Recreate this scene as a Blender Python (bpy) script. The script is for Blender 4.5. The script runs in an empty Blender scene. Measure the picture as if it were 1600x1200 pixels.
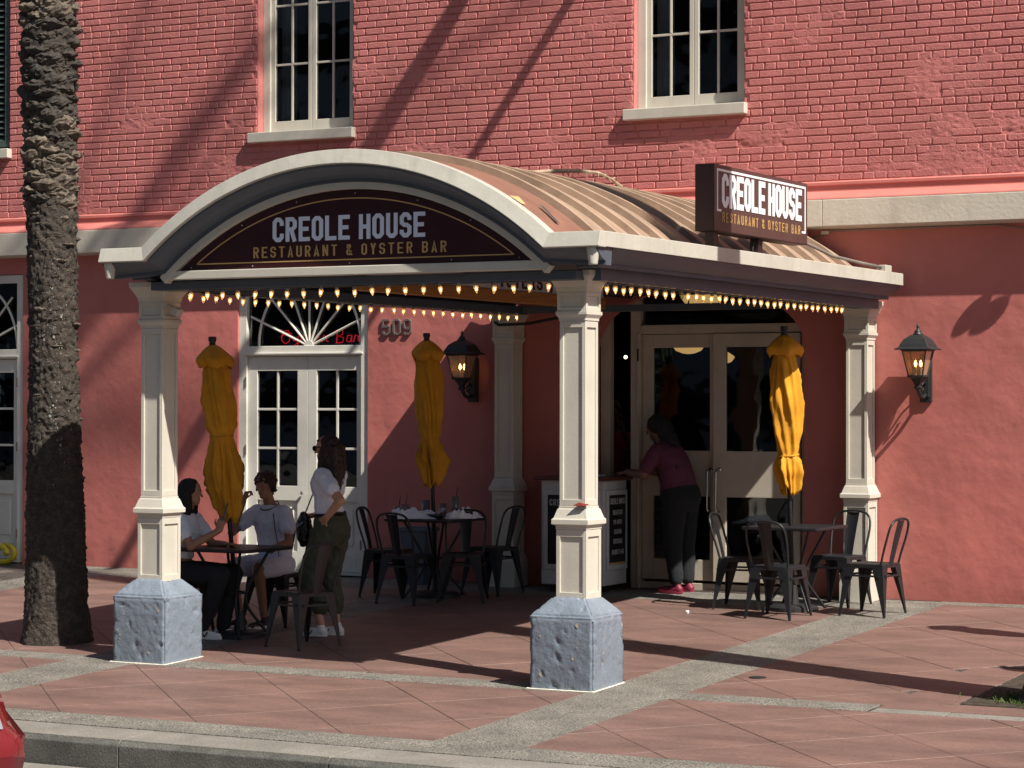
import bpy, bmesh, math, random
from mathutils import Vector, Matrix, noise
random.seed(7)
PI = math.pi
SC = bpy.context.scene
COL = SC.collection
# ------------------------------------------------------------------ camera
cam_d = bpy.data.cameras.new('camera'); cam = bpy.data.objects.new('camera', cam_d); COL.objects.link(cam)
SC.camera = cam
yaw, pitch, roll = 0.4951, 0.0086, 0.0012
F = Vector((-math.sin(yaw)*math.cos(pitch), math.cos(yaw)*math.cos(pitch), math.sin(pitch)))
R = Vector((math.cos(yaw), math.sin(yaw), 0)); U = R.cross(F)
R2 = R*math.cos(roll)+U*math.sin(roll); U2 = -R*math.sin(roll)+U*math.cos(roll)
m = Matrix((R2, U2, -F)).transposed().to_4x4(); m.translation = Vector((7.385, -14.843, 1.963))
cam.matrix_world = m
cam_d.sensor_width = 36; cam_d.lens = 3793.3/1600*36; cam_d.clip_start = .1; cam_d.clip_end = 500
# ------------------------------------------------------------------ light
SUN_TO = Vector((1, -.38, 1.2)).normalized()
world = bpy.data.worlds.new('World'); SC.world = world; world.use_nodes = True
wn = world.node_tree.nodes; wl = world.node_tree.links
sky = wn.new('ShaderNodeTexSky'); sky.sky_type = 'NISHITA'; sky.sun_disc = False
sky.sun_elevation = math.asin(SUN_TO.z); sky.sun_rotation = math.atan2(SUN_TO.x, SUN_TO.y)
sky.altitude = 0; sky.dust_density = 1.5
bg = [n for n in wn if n.type == 'BACKGROUND'][0]; bg.inputs['Strength'].default_value = 0.05
wl.new(sky.outputs[0], bg.inputs['Color'])
sd = bpy.data.lights.new('sun', 'SUN'); sun = bpy.data.objects.new('sun', sd); COL.objects.link(sun)
sd.energy = 5.0; sd.angle = math.radians(.53); sd.color = (1, .94, .84)
sun.rotation_euler = SUN_TO.to_track_quat('Z', 'Y').to_euler()
SC.view_settings.view_transform = 'Standard'; SC.view_settings.look = 'None'
SC.view_settings.exposure = 0.62; SC.view_settings.gamma = 1; SC.view_settings.use_curve_mapping = False
SC.cycles.max_bounces = 8; SC.cycles.transparent_max_bounces = 12
SC.cycles.use_denoising = True

# ------------------------------------------------------------------ constants
D = 5.931
SL = 0.03688
def gz(y): return SL*y
def gnd(x, y): return Vector((x, y, SL*y))

# ------------------------------------------------------------------ materials
def mat(name, col, rough=.7, var=.12, scale=6., bump=.0, bscale=60., metal=0., col2=None, stain=0., stain_scale=1.3, stain_col=None,
        grain=0., grain_scale=300., spec=.5, coat=0., stretch=None, streak=0., spots=0., spot_scale=2.5, foot=0., bump2=0.):
    m = bpy.data.materials.new(name); m.use_nodes = True
    nt = m.node_tree; N = nt.nodes; L = nt.links
    b = N['Principled BSDF']
    b.inputs['Roughness'].default_value = rough; b.inputs['Metallic'].default_value = metal
    b.inputs['Specular IOR Level'].default_value = spec; b.inputs['Coat Weight'].default_value = coat
    geo = N.new('ShaderNodeNewGeometry'); pos = geo.outputs['Position']
    if stretch:
        mp = N.new('ShaderNodeMapping'); mp.inputs['Scale'].default_value = stretch
        L.new(pos, mp.inputs[0]); pos = mp.outputs[0]
    def nz(s, det=4, r=.6):
        n = N.new('ShaderNodeTexNoise'); n.inputs['Scale'].default_value = s; n.inputs['Detail'].default_value = det
        n.inputs['Roughness'].default_value = r; L.new(pos, n.inputs['Vector']); return n.outputs['Fac']
    def ramp(fac, a, b_):
        r = N.new('ShaderNodeMapRange'); r.inputs['From Min'].default_value = a; r.inputs['From Max'].default_value = b_
        L.new(fac, r.inputs['Value']); return r.outputs[0]
    def mix(f, a, b_, mode='MIX'):
        x = N.new('ShaderNodeMix'); x.data_type = 'RGBA'; x.blend_type = mode; 
        if isinstance(f, (int, float)): x.inputs[0].default_value = f
        else: L.new(f, x.inputs[0])
        for i, v in ((6, a), (7, b_)):
            if isinstance(v, tuple): x.inputs[i].default_value = v if len(v) == 4 else (*v, 1)
            else: L.new(v, x.inputs[i])
        return x.outputs[2]
    c2 = col2 or tuple(min(1, max(0, c*(1-2*var))) for c in col); c1 = col if col2 else tuple(min(1, c*(1+var)) for c in col)
    c = mix(ramp(nz(scale), .3, .7), c2, c1)
    if stain > 0:
        f = ramp(nz(stain_scale, 6, .65), .52, .75)
        mm = N.new('ShaderNodeMath'); mm.operation = 'MULTIPLY'; mm.inputs[1].default_value = stain; L.new(f, mm.inputs[0])
        c = mix(mm.outputs[0], c, stain_col or tuple(v*.45 for v in col))
    if grain > 0:
        f = ramp(nz(grain_scale, 2, .5), .35, .65)
        g = mix(f, tuple([1-grain]*3), tuple([1+grain]*3)); c = mix(1., c, g, 'MULTIPLY')
    if streak > 0:
        mp2 = N.new('ShaderNodeMapping'); mp2.inputs['Scale'].default_value = (7, 7, .5); L.new(geo.outputs['Position'], mp2.inputs[0])
        n = N.new('ShaderNodeTexNoise'); n.inputs['Scale'].default_value = 1.5; n.inputs['Detail'].default_value = 6; L.new(mp2.outputs[0], n.inputs['Vector'])
        f = ramp(n.outputs['Fac'], .5, .8); mm = N.new('ShaderNodeMath'); mm.operation = 'MULTIPLY'; mm.inputs[1].default_value = streak; L.new(f, mm.inputs[0])
        c = mix(mm.outputs[0], c, tuple(v*.5 for v in col))
    if spots > 0:
        for sc_, th_, dk in ((spot_scale, .055, .45), (spot_scale*2.7, .05, 1.5), (spot_scale*5, .07, .6)):
            v = N.new('ShaderNodeTexVoronoi'); v.inputs['Scale'].default_value = sc_; L.new(geo.outputs['Position'], v.inputs['Vector'])
            mr = N.new('ShaderNodeMapRange'); mr.inputs['From Min'].default_value = th_*1.25; mr.inputs['From Max'].default_value = th_*.8; L.new(v.outputs['Distance'], mr.inputs['Value'])
            mm = N.new('ShaderNodeMath'); mm.operation = 'MULTIPLY'; mm.inputs[1].default_value = spots; L.new(mr.outputs[0], mm.inputs[0])
            c = mix(mm.outputs[0], c, tuple(min(1, q*dk) for q in col))
    if foot > 0:   # splash dirt near the pavement, broken up by noise
        sp = N.new('ShaderNodeSeparateXYZ'); L.new(geo.outputs['Position'], sp.inputs[0])
        ad = N.new('ShaderNodeMath'); ad.operation = 'MULTIPLY_ADD'; L.new(nz(7, 5), ad.inputs[0]); ad.inputs[1].default_value = -.5; L.new(sp.outputs[2], ad.inputs[2])
        mr = N.new('ShaderNodeMapRange'); mr.inputs['From Min'].default_value = .30; mr.inputs['From Max'].default_value = -.03; L.new(ad.outputs[0], mr.inputs['Value'])
        mm = N.new('ShaderNodeMath'); mm.operation = 'MULTIPLY'; mm.inputs[1].default_value = foot; L.new(mr.outputs[0], mm.inputs[0])
        c = mix(mm.outputs[0], c, tuple(q*.55 for q in col))
    L.new(c, b.inputs['Base Color'])
    if bump > 0:
        bp = N.new('ShaderNodeBump'); bp.inputs['Strength'].default_value = 1; bp.inputs['Distance'].default_value = bump
        L.new(nz(bscale, 5, .6), bp.inputs['Height']); L.new(bp.outputs[0], b.inputs['Normal'])
        if bump2 > 0:
            b2_ = N.new('ShaderNodeBump'); b2_.inputs['Distance'].default_value = bump2; L.new(nz(2.6, 3, .5), b2_.inputs['Height']); L.new(b2_.outputs[0], bp.inputs['Normal'])
    return m
def emit(name, col, s, rough=.3):
    m = bpy.data.materials.new(name); m.use_nodes = True; b = m.node_tree.nodes['Principled BSDF']
    b.inputs['Base Color'].default_value = (*[min(1, c) for c in col], 1); b.inputs['Roughness'].default_value = rough
    b.inputs['Emission Color'].default_value = (*col, 1); b.inputs['Emission Strength'].default_value = s
    return m
def glass(name, tint=(.9, .93, .95), rough=0.02, haze=0.0, hcol=(.8, .75, .6)):
    m = bpy.data.materials.new(name); m.use_nodes = True; nt = m.node_tree; N = nt.nodes; L = nt.links
    N.remove(N['Principled BSDF'])
    t = N.new('ShaderNodeBsdfTransparent'); t.inputs[0].default_value = (*tint, 1)
    g = N.new('ShaderNodeBsdfGlossy'); g.inputs['Roughness'].default_value = rough
    fr = N.new('ShaderNodeFresnel'); fr.inputs[0].default_value = 1.6
    x = N.new('ShaderNodeMixShader'); L.new(fr.outputs[0], x.inputs[0]); L.new(t.outputs[0], x.inputs[1]); L.new(g.outputs[0], x.inputs[2])
    # slow waviness of old panes
    geo = N.new('ShaderNodeNewGeometry'); n = N.new('ShaderNodeTexNoise'); n.inputs['Scale'].default_value = 2.2
    L.new(geo.outputs['Position'], n.inputs['Vector']); bp = N.new('ShaderNodeBump'); bp.inputs['Distance'].default_value = .004
    L.new(n.outputs['Fac'], bp.inputs['Height']); L.new(bp.outputs[0], g.inputs['Normal'])
    out = N['Material Output']; res = x.outputs[0]
    if haze > 0:
        d = N.new('ShaderNodeBsdfDiffuse'); d.inputs[0].default_value = (*hcol, 1)
        y = N.new('ShaderNodeMixShader'); y.inputs[0].default_value = haze; L.new(res, y.inputs[1]); L.new(d.outputs[0], y.inputs[2]); res = y.outputs[0]
    L.new(res, out.inputs[0]); return m

RED = (.54, .185, .172)
M = dict(
 brick=mat('painted_brick', RED, .62, .08, 1.2, .0065, 65, streak=.22, bump2=.008, stain=.35, stain_scale=.9, stain_col=(.38, .105, .095), grain=.06, grain_scale=120),
 stucco=mat('red_stucco', (.50, .155, .135), .6, .07, .9, .0018, 24, streak=.12, foot=.6, bump2=.02, spots=.12, spot_scale=1.7, stain=.35, stain_scale=1.1, stain_col=(.56, .22, .185), grain=.03, grain_scale=120),
 cap=mat('pink_ledge_paint', (.58, .20, .17), .6, .06, 3, .002, 40),
 ledge=mat('grey_cream_ledge_paint', (.62, .565, .475), .6, .08, 2.5, .003, 30, stain=.4, stain_scale=2.5, stain_col=(.42, .39, .33), streak=.25),
 white=mat('cream_paint', (.55, .52, .45), .5, .05, 3, .0012, 50, stain=.25, stain_scale=3, stain_col=(.42, .385, .31), streak=.15),
 gutter=mat('cream_gutter_metal', (.50, .48, .42), .42, .05, 2, .004, 9, stain=.35, stain_scale=3.5, stain_col=(.38, .355, .30), streak=.3),
 door=mat('off_white_door_paint', (.70, .68, .61), .5, .05, 3, .001, 60, stain=.2, stain_scale=4, stain_col=(.45, .45, .42)),
 doorw=mat('worn_entrance_door_paint', (.50, .44, .36), .5, .06, 4, .001, 60, stain=.3, stain_scale=5, stain_col=(.33, .27, .21)),
 slate=mat('slate_grey_trim_paint', (.078, .097, .125), .45, .08, 3, .001, 60, stain=.2, stain_scale=3, stain_col=(.05, .055, .065)),
 concrete=mat('blue_grey_painted_concrete', (.205, .245, .30), .42, .12, 5, .010, 15, foot=.3, stain=.45, stain_scale=5, stain_col=(.12, .145, .18), grain=.1, grain_scale=90),
 chip=mat('bare_cement_chip', (.45, .40, .30), .8, .15, 20, .002, 80),
 caulk=mat('cream_caulk_line', (.75, .70, .58), .6, .1, 20),
 roof=mat('tan_metal_roof', (.37, .265, .19), .5, .16, 4, .002, 20, stain=.4, stain_scale=4, stain_col=(.28, .20, .15), streak=.1),
 roof2=mat('brown_metal_roof', (.24, .12, .085), .45, .10, 4, .002, 20, stain=.3, stain_scale=3, stain_col=(.35, .2, .14)),
 maroon=mat('maroon_sign_face', (.040, .010, .013), .3, .08, 4),
 maroon2=mat('brown_sign_face', (.085, .040, .036), .4, .08, 4),
 signside=mat('dark_brown_sign_box', (.030, .016, .017), .4, .08, 4),
 lett=mat('white_letter_paint', (.80, .80, .82), .5, .02),
 pale=mat('pale_blue_white_letter', (.72, .78, .92), .5, .02),
 gold=mat('gold_letter_paint', (.55, .34, .13), .45, .05),
 black=mat('black_powder_coat', (.014, .015, .018), .42, .1, 20, .0004, 200, stain=.3, stain_scale=14, stain_col=(.026, .028, .032)),
 iron=mat('black_cast_iron', (.020, .021, .023), .5, .1, 30, .001, 120),
 chrome=mat('chrome', (.6, .6, .6), .22, .02, metal=1),
 steel=mat('grey_house_number_metal', (.28, .22, .21), .4, .05, metal=.6),
 yellow=mat('yellow_umbrella_canvas', (.64, .285, .010), .8, .10, 5, .0015, 300, stain=.35, stain_scale=8, stain_col=(.46, .18, .008)),
 slab=mat('red_stamped_concrete', (.185, .110, .093), .6, .16, 2.2, .003, 35, stain=.6, stain_scale=1.7, stain_col=(.125, .080, .069), grain=.16, grain_scale=70, spots=.35, spot_scale=1.9, stretch=(.6, 1.6, 1)),
 agg=mat('grey_exposed_aggregate', (.175, .163, .14), .8, .16, 3, .005, 90, stain=.4, stain_scale=2, stain_col=(.11, .103, .09), grain=.75, grain_scale=95, spots=.3, spot_scale=2.3),
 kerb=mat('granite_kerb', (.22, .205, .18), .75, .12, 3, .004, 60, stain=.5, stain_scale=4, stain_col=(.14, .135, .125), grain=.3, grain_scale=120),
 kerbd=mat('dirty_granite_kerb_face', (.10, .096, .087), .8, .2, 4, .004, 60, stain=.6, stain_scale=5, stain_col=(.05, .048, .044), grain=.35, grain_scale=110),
 joint=mat('dark_joint_fill', (.055, .045, .038), .9, .2, 20, stain=.9, stain_scale=3.5, stain_col=(.26, .22, .18), grain=.4, grain_scale=60),
 asphalt=mat('asphalt', (.055, .053, .05), .85, .15, 3, .005, 150, grain=.3, grain_scale=150),
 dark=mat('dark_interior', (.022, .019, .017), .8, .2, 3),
 ceil=mat('dark_canopy_ceiling', (.05, .052, .058), .7, .1, 3),
 orange=mat('varnished_wood_board', (.30, .135, .03), .4, .15, 3, .001, 30, stretch=(12, 1, 12)),
 panel=mat('grey_white_panel', (.42, .41, .42), .5, .05),
 bark=mat('palm_bark', (.060, .046, .036), .9, .35, 16, .022, 34, col2=(.020, .016, .013), stain=.45, stain_scale=7, stain_col=(.13, .11, .085), grain=.3, grain_scale=60),
 boot=mat('palm_boot', (.17, .135, .10), .85, .3, 14, .010, 36, col2=(.045, .036, .028), stain=.6, stain_scale=5, stain_col=(.035, .03, .026), grain=.25, grain_scale=80, stretch=(1, 1, .35)),
 bootd=mat('palm_boot_dark', (.055, .045, .036), .9, .3, 22, .006, 50, col2=(.022, .019, .017), stain=.5, stain_scale=5, stain_col=(.10, .085, .06), grain=.25, grain_scale=80),
 lichen=mat('white_lichen', (.24, .25, .22), .9, .2, 40),
 leaf=mat('palm_green', (.05, .085, .025), .6, .2, 8),
 grassm=mat('grass_green', (.10, .15, .035), .6, .35, 20),
 dry=mat('dry_frond', (.36, .27, .19), .8, .25, 20),
 skin=mat('skin_light', (.50, .26, .17), .5, .05, 8), skin2=mat('skin_tan', (.33, .17, .105), .5, .05, 8), skin3=mat('skin_brown', (.17, .082, .05), .5, .05, 8),
 hair=mat('dark_brown_hair', (.030, .014, .009), .6, .3, 40, .003, 120, stretch=(1, 1, .15)),
 hairb=mat('black_hair', (.006, .005, .006), .75, .3, 40, .003, 120, stretch=(1, 1, .15)),
 tee=mat('white_cotton', (.70, .74, .86), .85, .03, 10, .012, 16),
 navy=mat('navy_piping', (.02, .03, .07), .8),
 olive=mat('olive_trouser_cloth', (.050, .056, .034), .85, .1, 10, .012, 14),
 jean=mat('black_denim', (.011, .012, .016), .95, .1, 10, .003, 25),
 plum=mat('plum_shirt_cloth', (.11, .022, .05), .8, .1, 10, .003, 25),
 redc=mat('red_cloth', (.36, .03, .03), .8, .1, 10),
 shoe=mat('white_sneaker', (.72, .73, .72), .5, .03), shoek=mat('black_sneaker', (.02, .02, .022), .5), shoep=mat('pink_sneaker', (.20, .015, .04), .5),
 green=mat('green_mark', (.02, .12, .05), .5),
 phone=mat('teal_phone_case', (.04, .12, .16), .3), bagm=mat('black_leather', (.010, .010, .011), .25, .1, 20, .001, 80),
 napkin=mat('white_napkin', (.78, .79, .84), .85, .05, 20, .003, 60),
 redp=mat('red_car_paint', (.17, .010, .016), .25, .03, coat=1.), rubber=mat('rubber', (.02, .02, .02), .8),
 tail=mat('tail_lamp_red', (.45, .01, .03), .1),
 podium=mat('podium_grey_white', (.50, .51, .52), .5, .06), podtop=mat('podium_brown_top', (.10, .035, .025), .35, .1),
 chalk=mat('menu_board_black', (.012, .013, .018), .4), bin=mat('blue_grey_plastic', (.09, .12, .155), .5),
 hose=mat('yellow_rubber', (.60, .50, .02), .5, .1), drink=mat('orange_drink', (.75, .12, .03), .2), amber=mat('amber_drink', (.35, .12, .02), .2),
 curtain=mat('white_curtain', (.55, .55, .55), .9), shutter=mat('dark_green_shutter', (.055, .075, .07), .5, .1, 5, .001, 60),
 oft=mat('office_concrete', (.35, .38, .42), .7), trunk=mat('oak_bark', (.06, .045, .03), .9), oak=mat('oak_leaf', (.05, .08, .03), .7, .3, 3),
 redleaf=mat('dry_red_leaf', (.18, .015, .012), .7), cable=mat('grey_conduit', (.20, .18, .16), .5),
 screw=mat('screw_head', (.6, .6, .6), .3, metal=.7), floorin=mat('dark_floor', (.06, .045, .038), .5),
 bulb=emit('warm_bulb', (1.0, .66, .34), 4.2, .15), bulbg=glass('bulb_glass', (1, .93, .75), .05, .30, (.8, .66, .42)),
 flame=emit('lantern_filament', (1, .62, .25), 9), lampg=emit('opal_lamp_glass', (1, .58, .20), .55), neon=emit('red_neon_tube', (1, .02, .03), .55),
 pane=glass('window_glass', (.75, .78, .80)), lantglass=glass('smoked_lantern_glass', (.75, .62, .45), .15, .28, (.62, .42, .25)),
 cup=glass('clear_tumbler', (.85, .88, .92), .05, .12, (.8, .85, .9)), sunglass=mat('sunglass_lens', (.01, .01, .012), .1),
)

# ------------------------------------------------------------------ mesh helpers
class MB:
    def __init__(s): s.v = []; s.f = []
    def add(s, vs, fs):
        o = len(s.v); s.v += [tuple(v) for v in vs]; s.f += [tuple(i+o for i in f) for f in fs]; return s
    def box(s, x0, x1, y0, y1, z0, z1, T=None):
        vs = [(x, y, z) for z in (z0, z1) for y in (y0, y1) for x in (x0, x1)]
        if T: vs = [T @ Vector(v) for v in vs]
        return s.add(vs, [(0, 2, 3, 1), (4, 5, 7, 6), (0, 1, 5, 4), (2, 6, 7, 3), (0, 4, 6, 2), (1, 3, 7, 5)])
    def frame(s, x0, x1, z0, z1, w, y0, y1, wb=None, wt=None):
        wb = w if wb is None else wb; wt = w if wt is None else wt
        s.box(x0, x0+w, y0, y1, z0, z1); s.box(x1-w, x1, y0, y1, z0, z1)
        s.box(x0+w, x1-w, y0, y1, z0, z0+wb); s.box(x0+w, x1-w, y0, y1, z1-wt, z1); return s
    def prism(s, poly, fn, a, b):
        """poly 2D ccw, fn(u,v,d)->3D point"""
        n = len(poly); vs = [fn(u, v, a) for u, v in poly]+[fn(u, v, b) for u, v in poly]
        fs = [tuple(range(n)), tuple(range(2*n-1, n-1, -1))]+[(i, i+n, (i+1) % n+n, (i+1) % n) for i in range(n)]
        return s.add(vs, fs)
    def rings(s, rings, cap=True, close=True):
        n = len(rings[0]); vs = [p for r in rings for p in r]; fs = []
        for k in range(len(rings)-1):
            for i in range(n if close else n-1):
                j = (i+1) % n; fs.append((k*n+i, k*n+j, (k+1)*n+j, (k+1)*n+i))
        if cap: fs += [tuple(range(n-1, -1, -1)), tuple(range((len(rings)-1)*n, len(rings)*n))]
        return s.add(vs, fs)
    def tube(s, pts, r, n=8, cap=True):
        pts = [Vector(p) for p in pts]; rs = r if isinstance(r, (list, tuple)) else [r]*len(pts)
        t0 = (pts[1]-pts[0]).normalized(); up = Vector((0, 0, 1)) if abs(t0.z) < .9 else Vector((1, 0, 0))
        a = t0.cross(up).normalized(); out = []
        for i, p in enumerate(pts):
            t = (pts[min(i+1, len(pts)-1)]-pts[max(i-1, 0)]).normalized()
            a = (a-t*a.dot(t)).normalized(); b = t.cross(a)
            out.append([p+(a*math.cos(2*PI*k/n)+b*math.sin(2*PI*k/n))*rs[i] for k in range(n)])
        return s.rings(out, cap)
    def lathe(s, prof, c=(0, 0, 0), n=24, T=None):
        rg = []
        for r, z in prof:
            r = max(r, 1e-4); rg.append([Vector((c[0]+r*math.cos(2*PI*k/n), c[1]+r*math.sin(2*PI*k/n), c[2]+z)) for k in range(n)])
        if T: rg = [[T @ p for p in q] for q in rg]
        return s.rings(rg)
    def ball(s, c, r, n=12, T=None):
        c = Vector(c); r = (r, r, r) if isinstance(r, (int, float)) else r
        rg = []
        for i in range(n//2+1):
            th = -PI/2+PI*i/(n//2); cr = max(math.cos(th), 1e-3)
            ring = [Vector((r[0]*cr*math.cos(2*PI*k/n), r[1]*cr*math.sin(2*PI*k/n), r[2]*math.sin(th))) for k in range(n)]
            rg.append([c+((T @ p) if T else p) for p in ring])
        return s.rings(rg)
    def cap(s, p, q, r0, r1, n=12):
        """tapered capsule"""
        p = Vector(p); q = Vector(q); d = q-p; L = d.length; T = d.to_track_quat('Z', 'Y').to_matrix()
        rg = []
        for i in range(5):
            th = -PI/2+PI/2*i/4; rg.append((r0*max(math.cos(th), .01), r0*math.sin(th)))
        for i in range(5):
            th = PI/2*i/4; rg.append((r1*max(math.cos(th), .01), L+r1*math.sin(th)))
        return s.rings([[p+T @ Vector((r*math.cos(2*PI*k/n), r*math.sin(2*PI*k/n), z)) for k in range(n)] for r, z in rg])
    def mesh(s, name):
        me = bpy.data.meshes.new(name); me.from_pydata(s.v, [], s.f); me.validate(); 
        bm = bmesh.new(); bm.from_mesh(me); bmesh.ops.recalc_face_normals(bm, faces=bm.faces); bm.to_mesh(me); bm.free(); return me

def link(name, me, m=None, parent=None, smooth=False, bevel=0, kind=None, label=None, seg=2):
    o = bpy.data.objects.new(name, me)
    if m is not None and not me.materials: me.materials.append(M[m] if isinstance(m, str) else m)
    COL.objects.link(o)
    if parent: o.parent = parent
    if smooth:
        for p in me.polygons: p.use_smooth = True
    if bevel:
        b = o.modifiers.new('bevel', 'BEVEL'); b.width = bevel; b.segments = seg; b.limit_method = 'ANGLE'; b.angle_limit = .7
    if kind: o['kind'] = kind
    if label: o['label'] = label
    return o
def ob(name, mb, m, parent=None, **k): return link(name, mb.mesh(name), m, parent, **k)
def thing(name, label, cat, loc=(0, 0, 0), rz=0, group=None):
    o = bpy.data.objects.new(name, None); COL.objects.link(o); o.location = loc; o.rotation_euler = (0, 0, rz)
    o.empty_display_size = .1
    o['label'] = label; o['category'] = cat
    if group: o['group'] = group
    return o
def tag(o, label, cat, group=None):
    o['label'] = label; o['category'] = cat
    if group: o['group'] = group
    return o
KIDS = {}
def dup(root, loc, rz, label, group=None):
    kids = {}
    for o in list(COL.objects):
        if o.parent: kids.setdefault(o.parent, []).append(o)
    def cp(o, par):
        c = o.copy(); COL.objects.link(c)
        if par: c.parent = par
        for ch in kids.get(o, []): cp(ch, c)
        return c
    r = cp(root, None); r.location = loc; r.rotation_euler = (0, 0, rz); r['label'] = label
    if group: r['group'] = group
    return r

# ------------------------------------------------------------------ lettering (stroked polygons)
def glyph(ch, w, t):
    L, Rr, B, T, Mi = t/2, w-t/2, t/2, 1-t/2, .5; c = min(.11, w*.24); cx = w/2
    loopO = [(L+c, B), (Rr-c, B), (Rr, B+c), (Rr, T-c), (Rr-c, T), (L+c, T), (L, T-c), (L, B+c), (L+c, B)]
    G = {
     'O': [loopO], '0': [loopO],
     'C': [[(Rr, .66), (Rr, T-c), (Rr-c, T), (L+c, T), (L, T-c), (L, B+c), (L+c, B), (Rr-c, B), (Rr, B+c), (Rr, .34)]],
     'G': [[(Rr, .68), (Rr, T-c), (Rr-c, T), (L+c, T), (L, T-c), (L, B+c), (L+c, B), (Rr-c, B), (Rr, B+c), (Rr, .47), (cx, .47)]],
     'R': [[(L, 0), (L, 1)], [(L, T), (Rr-c, T), (Rr, T-c), (Rr, Mi+c), (Rr-c, Mi), (L, Mi)], [(cx, Mi), (Rr, 0)]],
     'P': [[(L, 0), (L, 1)], [(L, T), (Rr-c, T), (Rr, T-c), (Rr, Mi+c-.03), (Rr-c, Mi-.03), (L, Mi-.03)]],
     'B': [[(L, 0), (L, 1)], [(L, T), (Rr-c, T), (Rr, T-c), (Rr, Mi+c), (Rr-c*.9, Mi), (L, Mi)], [(Rr-c*.9, Mi), (Rr, Mi-c), (Rr, B+c), (Rr-c, B), (L, B)]],
     'D': [[(L, 0), (L, 1)], [(L, T), (Rr-c, T), (Rr, T-c), (Rr, B+c), (Rr-c, B), (L, B)]],
     'E': [[(L, 0), (L, 1)], [(L, T), (w, T)], [(L, Mi), (w*.88, Mi)], [(L, B), (w, B)]],
     'F': [[(L, 0), (L, 1)], [(L, T), (w, T)], [(L, Mi), (w*.88, Mi)]],
     'L': [[(L, 0), (L, 1)], [(L, B), (w, B)]], 'I': [[(cx, 0), (cx, 1)]], '|': [[(cx, -.1), (cx, 1.1)]],
     'H': [[(L, 0), (L, 1)], [(Rr, 0), (Rr, 1)], [(L, Mi), (Rr, Mi)]],
     'U': [[(L, 1), (L, B+c), (L+c, B), (Rr-c, B), (Rr, B+c), (Rr, 1)]],
     'S': [[(Rr, .69), (Rr, T-c), (Rr-c, T), (L+c, T), (L, T-c), (L, Mi+c*.8), (L+c, Mi), (Rr-c, Mi), (Rr, Mi-c*.8), (Rr, B+c), (Rr-c, B), (L+c, B), (L, B+c), (L, .31)]],
     'T': [[(0, T), (w, T)], [(cx, 0), (cx, T)]], 'A': [[(L, 0), (cx, 1-t*.3), (Rr, 0)], [(L+.03, .25), (Rr-.03, .25)]],
     'N': [[(L, 0), (L, 1)], [(Rr, 0), (Rr, 1)], [(L, .96), (Rr, .04)]], 'K': [[(L, 0), (L, 1)], [(Rr, 1), (L, .45)], [(L+.08, .55), (Rr, 0)]],
     'Y': [[(L, 1), (cx, .45)], [(Rr, 1), (cx, .45)], [(cx, .5), (cx, 0)]], '-': [[(w*.15, .45), (w*.85, .45)]],
     '&': [[(w, .0), (L+.03, .72), (L+.05, T-.04), (cx, T), (Rr-.08, T-.06), (Rr-.08, .72), (L+.02, .42), (L, B+c), (L+c, B), (cx+.03, B), (Rr, .42)]],
     '5': [[(Rr, T), (L, T), (L, .52), (Rr-c, .56), (Rr, .5), (Rr, B+c), (Rr-c, B), (L+c, B), (L, B+c), (L, .25)]],
     '9': [[(Rr, Mi-.1), (L+c, Mi-.1), (L, Mi+c-.1), (L, T-c), (L+c, T), (Rr-c, T), (Rr, T-c), (Rr, B+c), (Rr-c, B), (L+c, B), (L, B+c*.6)]],
    }
    return G.get(ch, [])
def text_mb(txt, fn, x0, z0, H, width, w=.5, t=.17, gap=.12, depth=.004, space=.35, each=None):
    """fn(u,v,d)->3D ; text fitted into given width"""
    tot = sum((space if c == ' ' else w+gap) for c in txt)-gap; sx = width/tot; mb = MB(); u = 0; lay = 0
    for ch in txt:
        if ch == ' ': u += space; continue
        if each: mb = MB()
        for st in glyph(ch, w, t):
            lay += 1; dd = depth+.0003*(lay % 5)
            P = [Vector(p) for p in st]; closed = (P[0]-P[-1]).length < 1e-6 and len(P) > 2
            if closed: P = P[:-1]
            n = len(P); A = []; Bn = []
            for i in range(n):
                d1 = (P[i]-P[i-1]) if (closed or i > 0) else None; d2 = (P[(i+1) % n]-P[i]) if (closed or i < n-1) else None
                if d1 is None: d1 = d2
                if d2 is None: d2 = d1
                d1 = d1.normalized(); d2 = d2.normalized(); n1 = Vector((-d1.y, d1.x)); n2 = Vector((-d2.y, d2.x)); mm = (n1+n2)
                mm = mm.normalized() if mm.length > .1 else n1; k = min(1/max(mm.dot(n1), .35), 1.7)*t/2
                A.append(P[i]+mm*k); Bn.append(P[i]-mm*k)
            for i in range(n if closed else n-1):
                j = (i+1) % n; q = [Bn[i], Bn[j], A[j], A[i]]
                mb.prism([(x0+(u+p.x)*sx, z0+p.y*H) for p in q], fn, 0, dd)
        if each: each(mb)
        u += w+gap
    return mb
def letters(parent, m, txt, *a, **k):
    text_mb(txt, *a, each=lambda mb: ob('letter', mb, m, parent), **k)
XZ = lambda y: (lambda u, v, d: Vector((u, y-d, v)))           # faces -Y
YZ = lambda x: (lambda u, v, d: Vector((x+d, u, v)))           # faces +X, reads left to right with growing y

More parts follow.
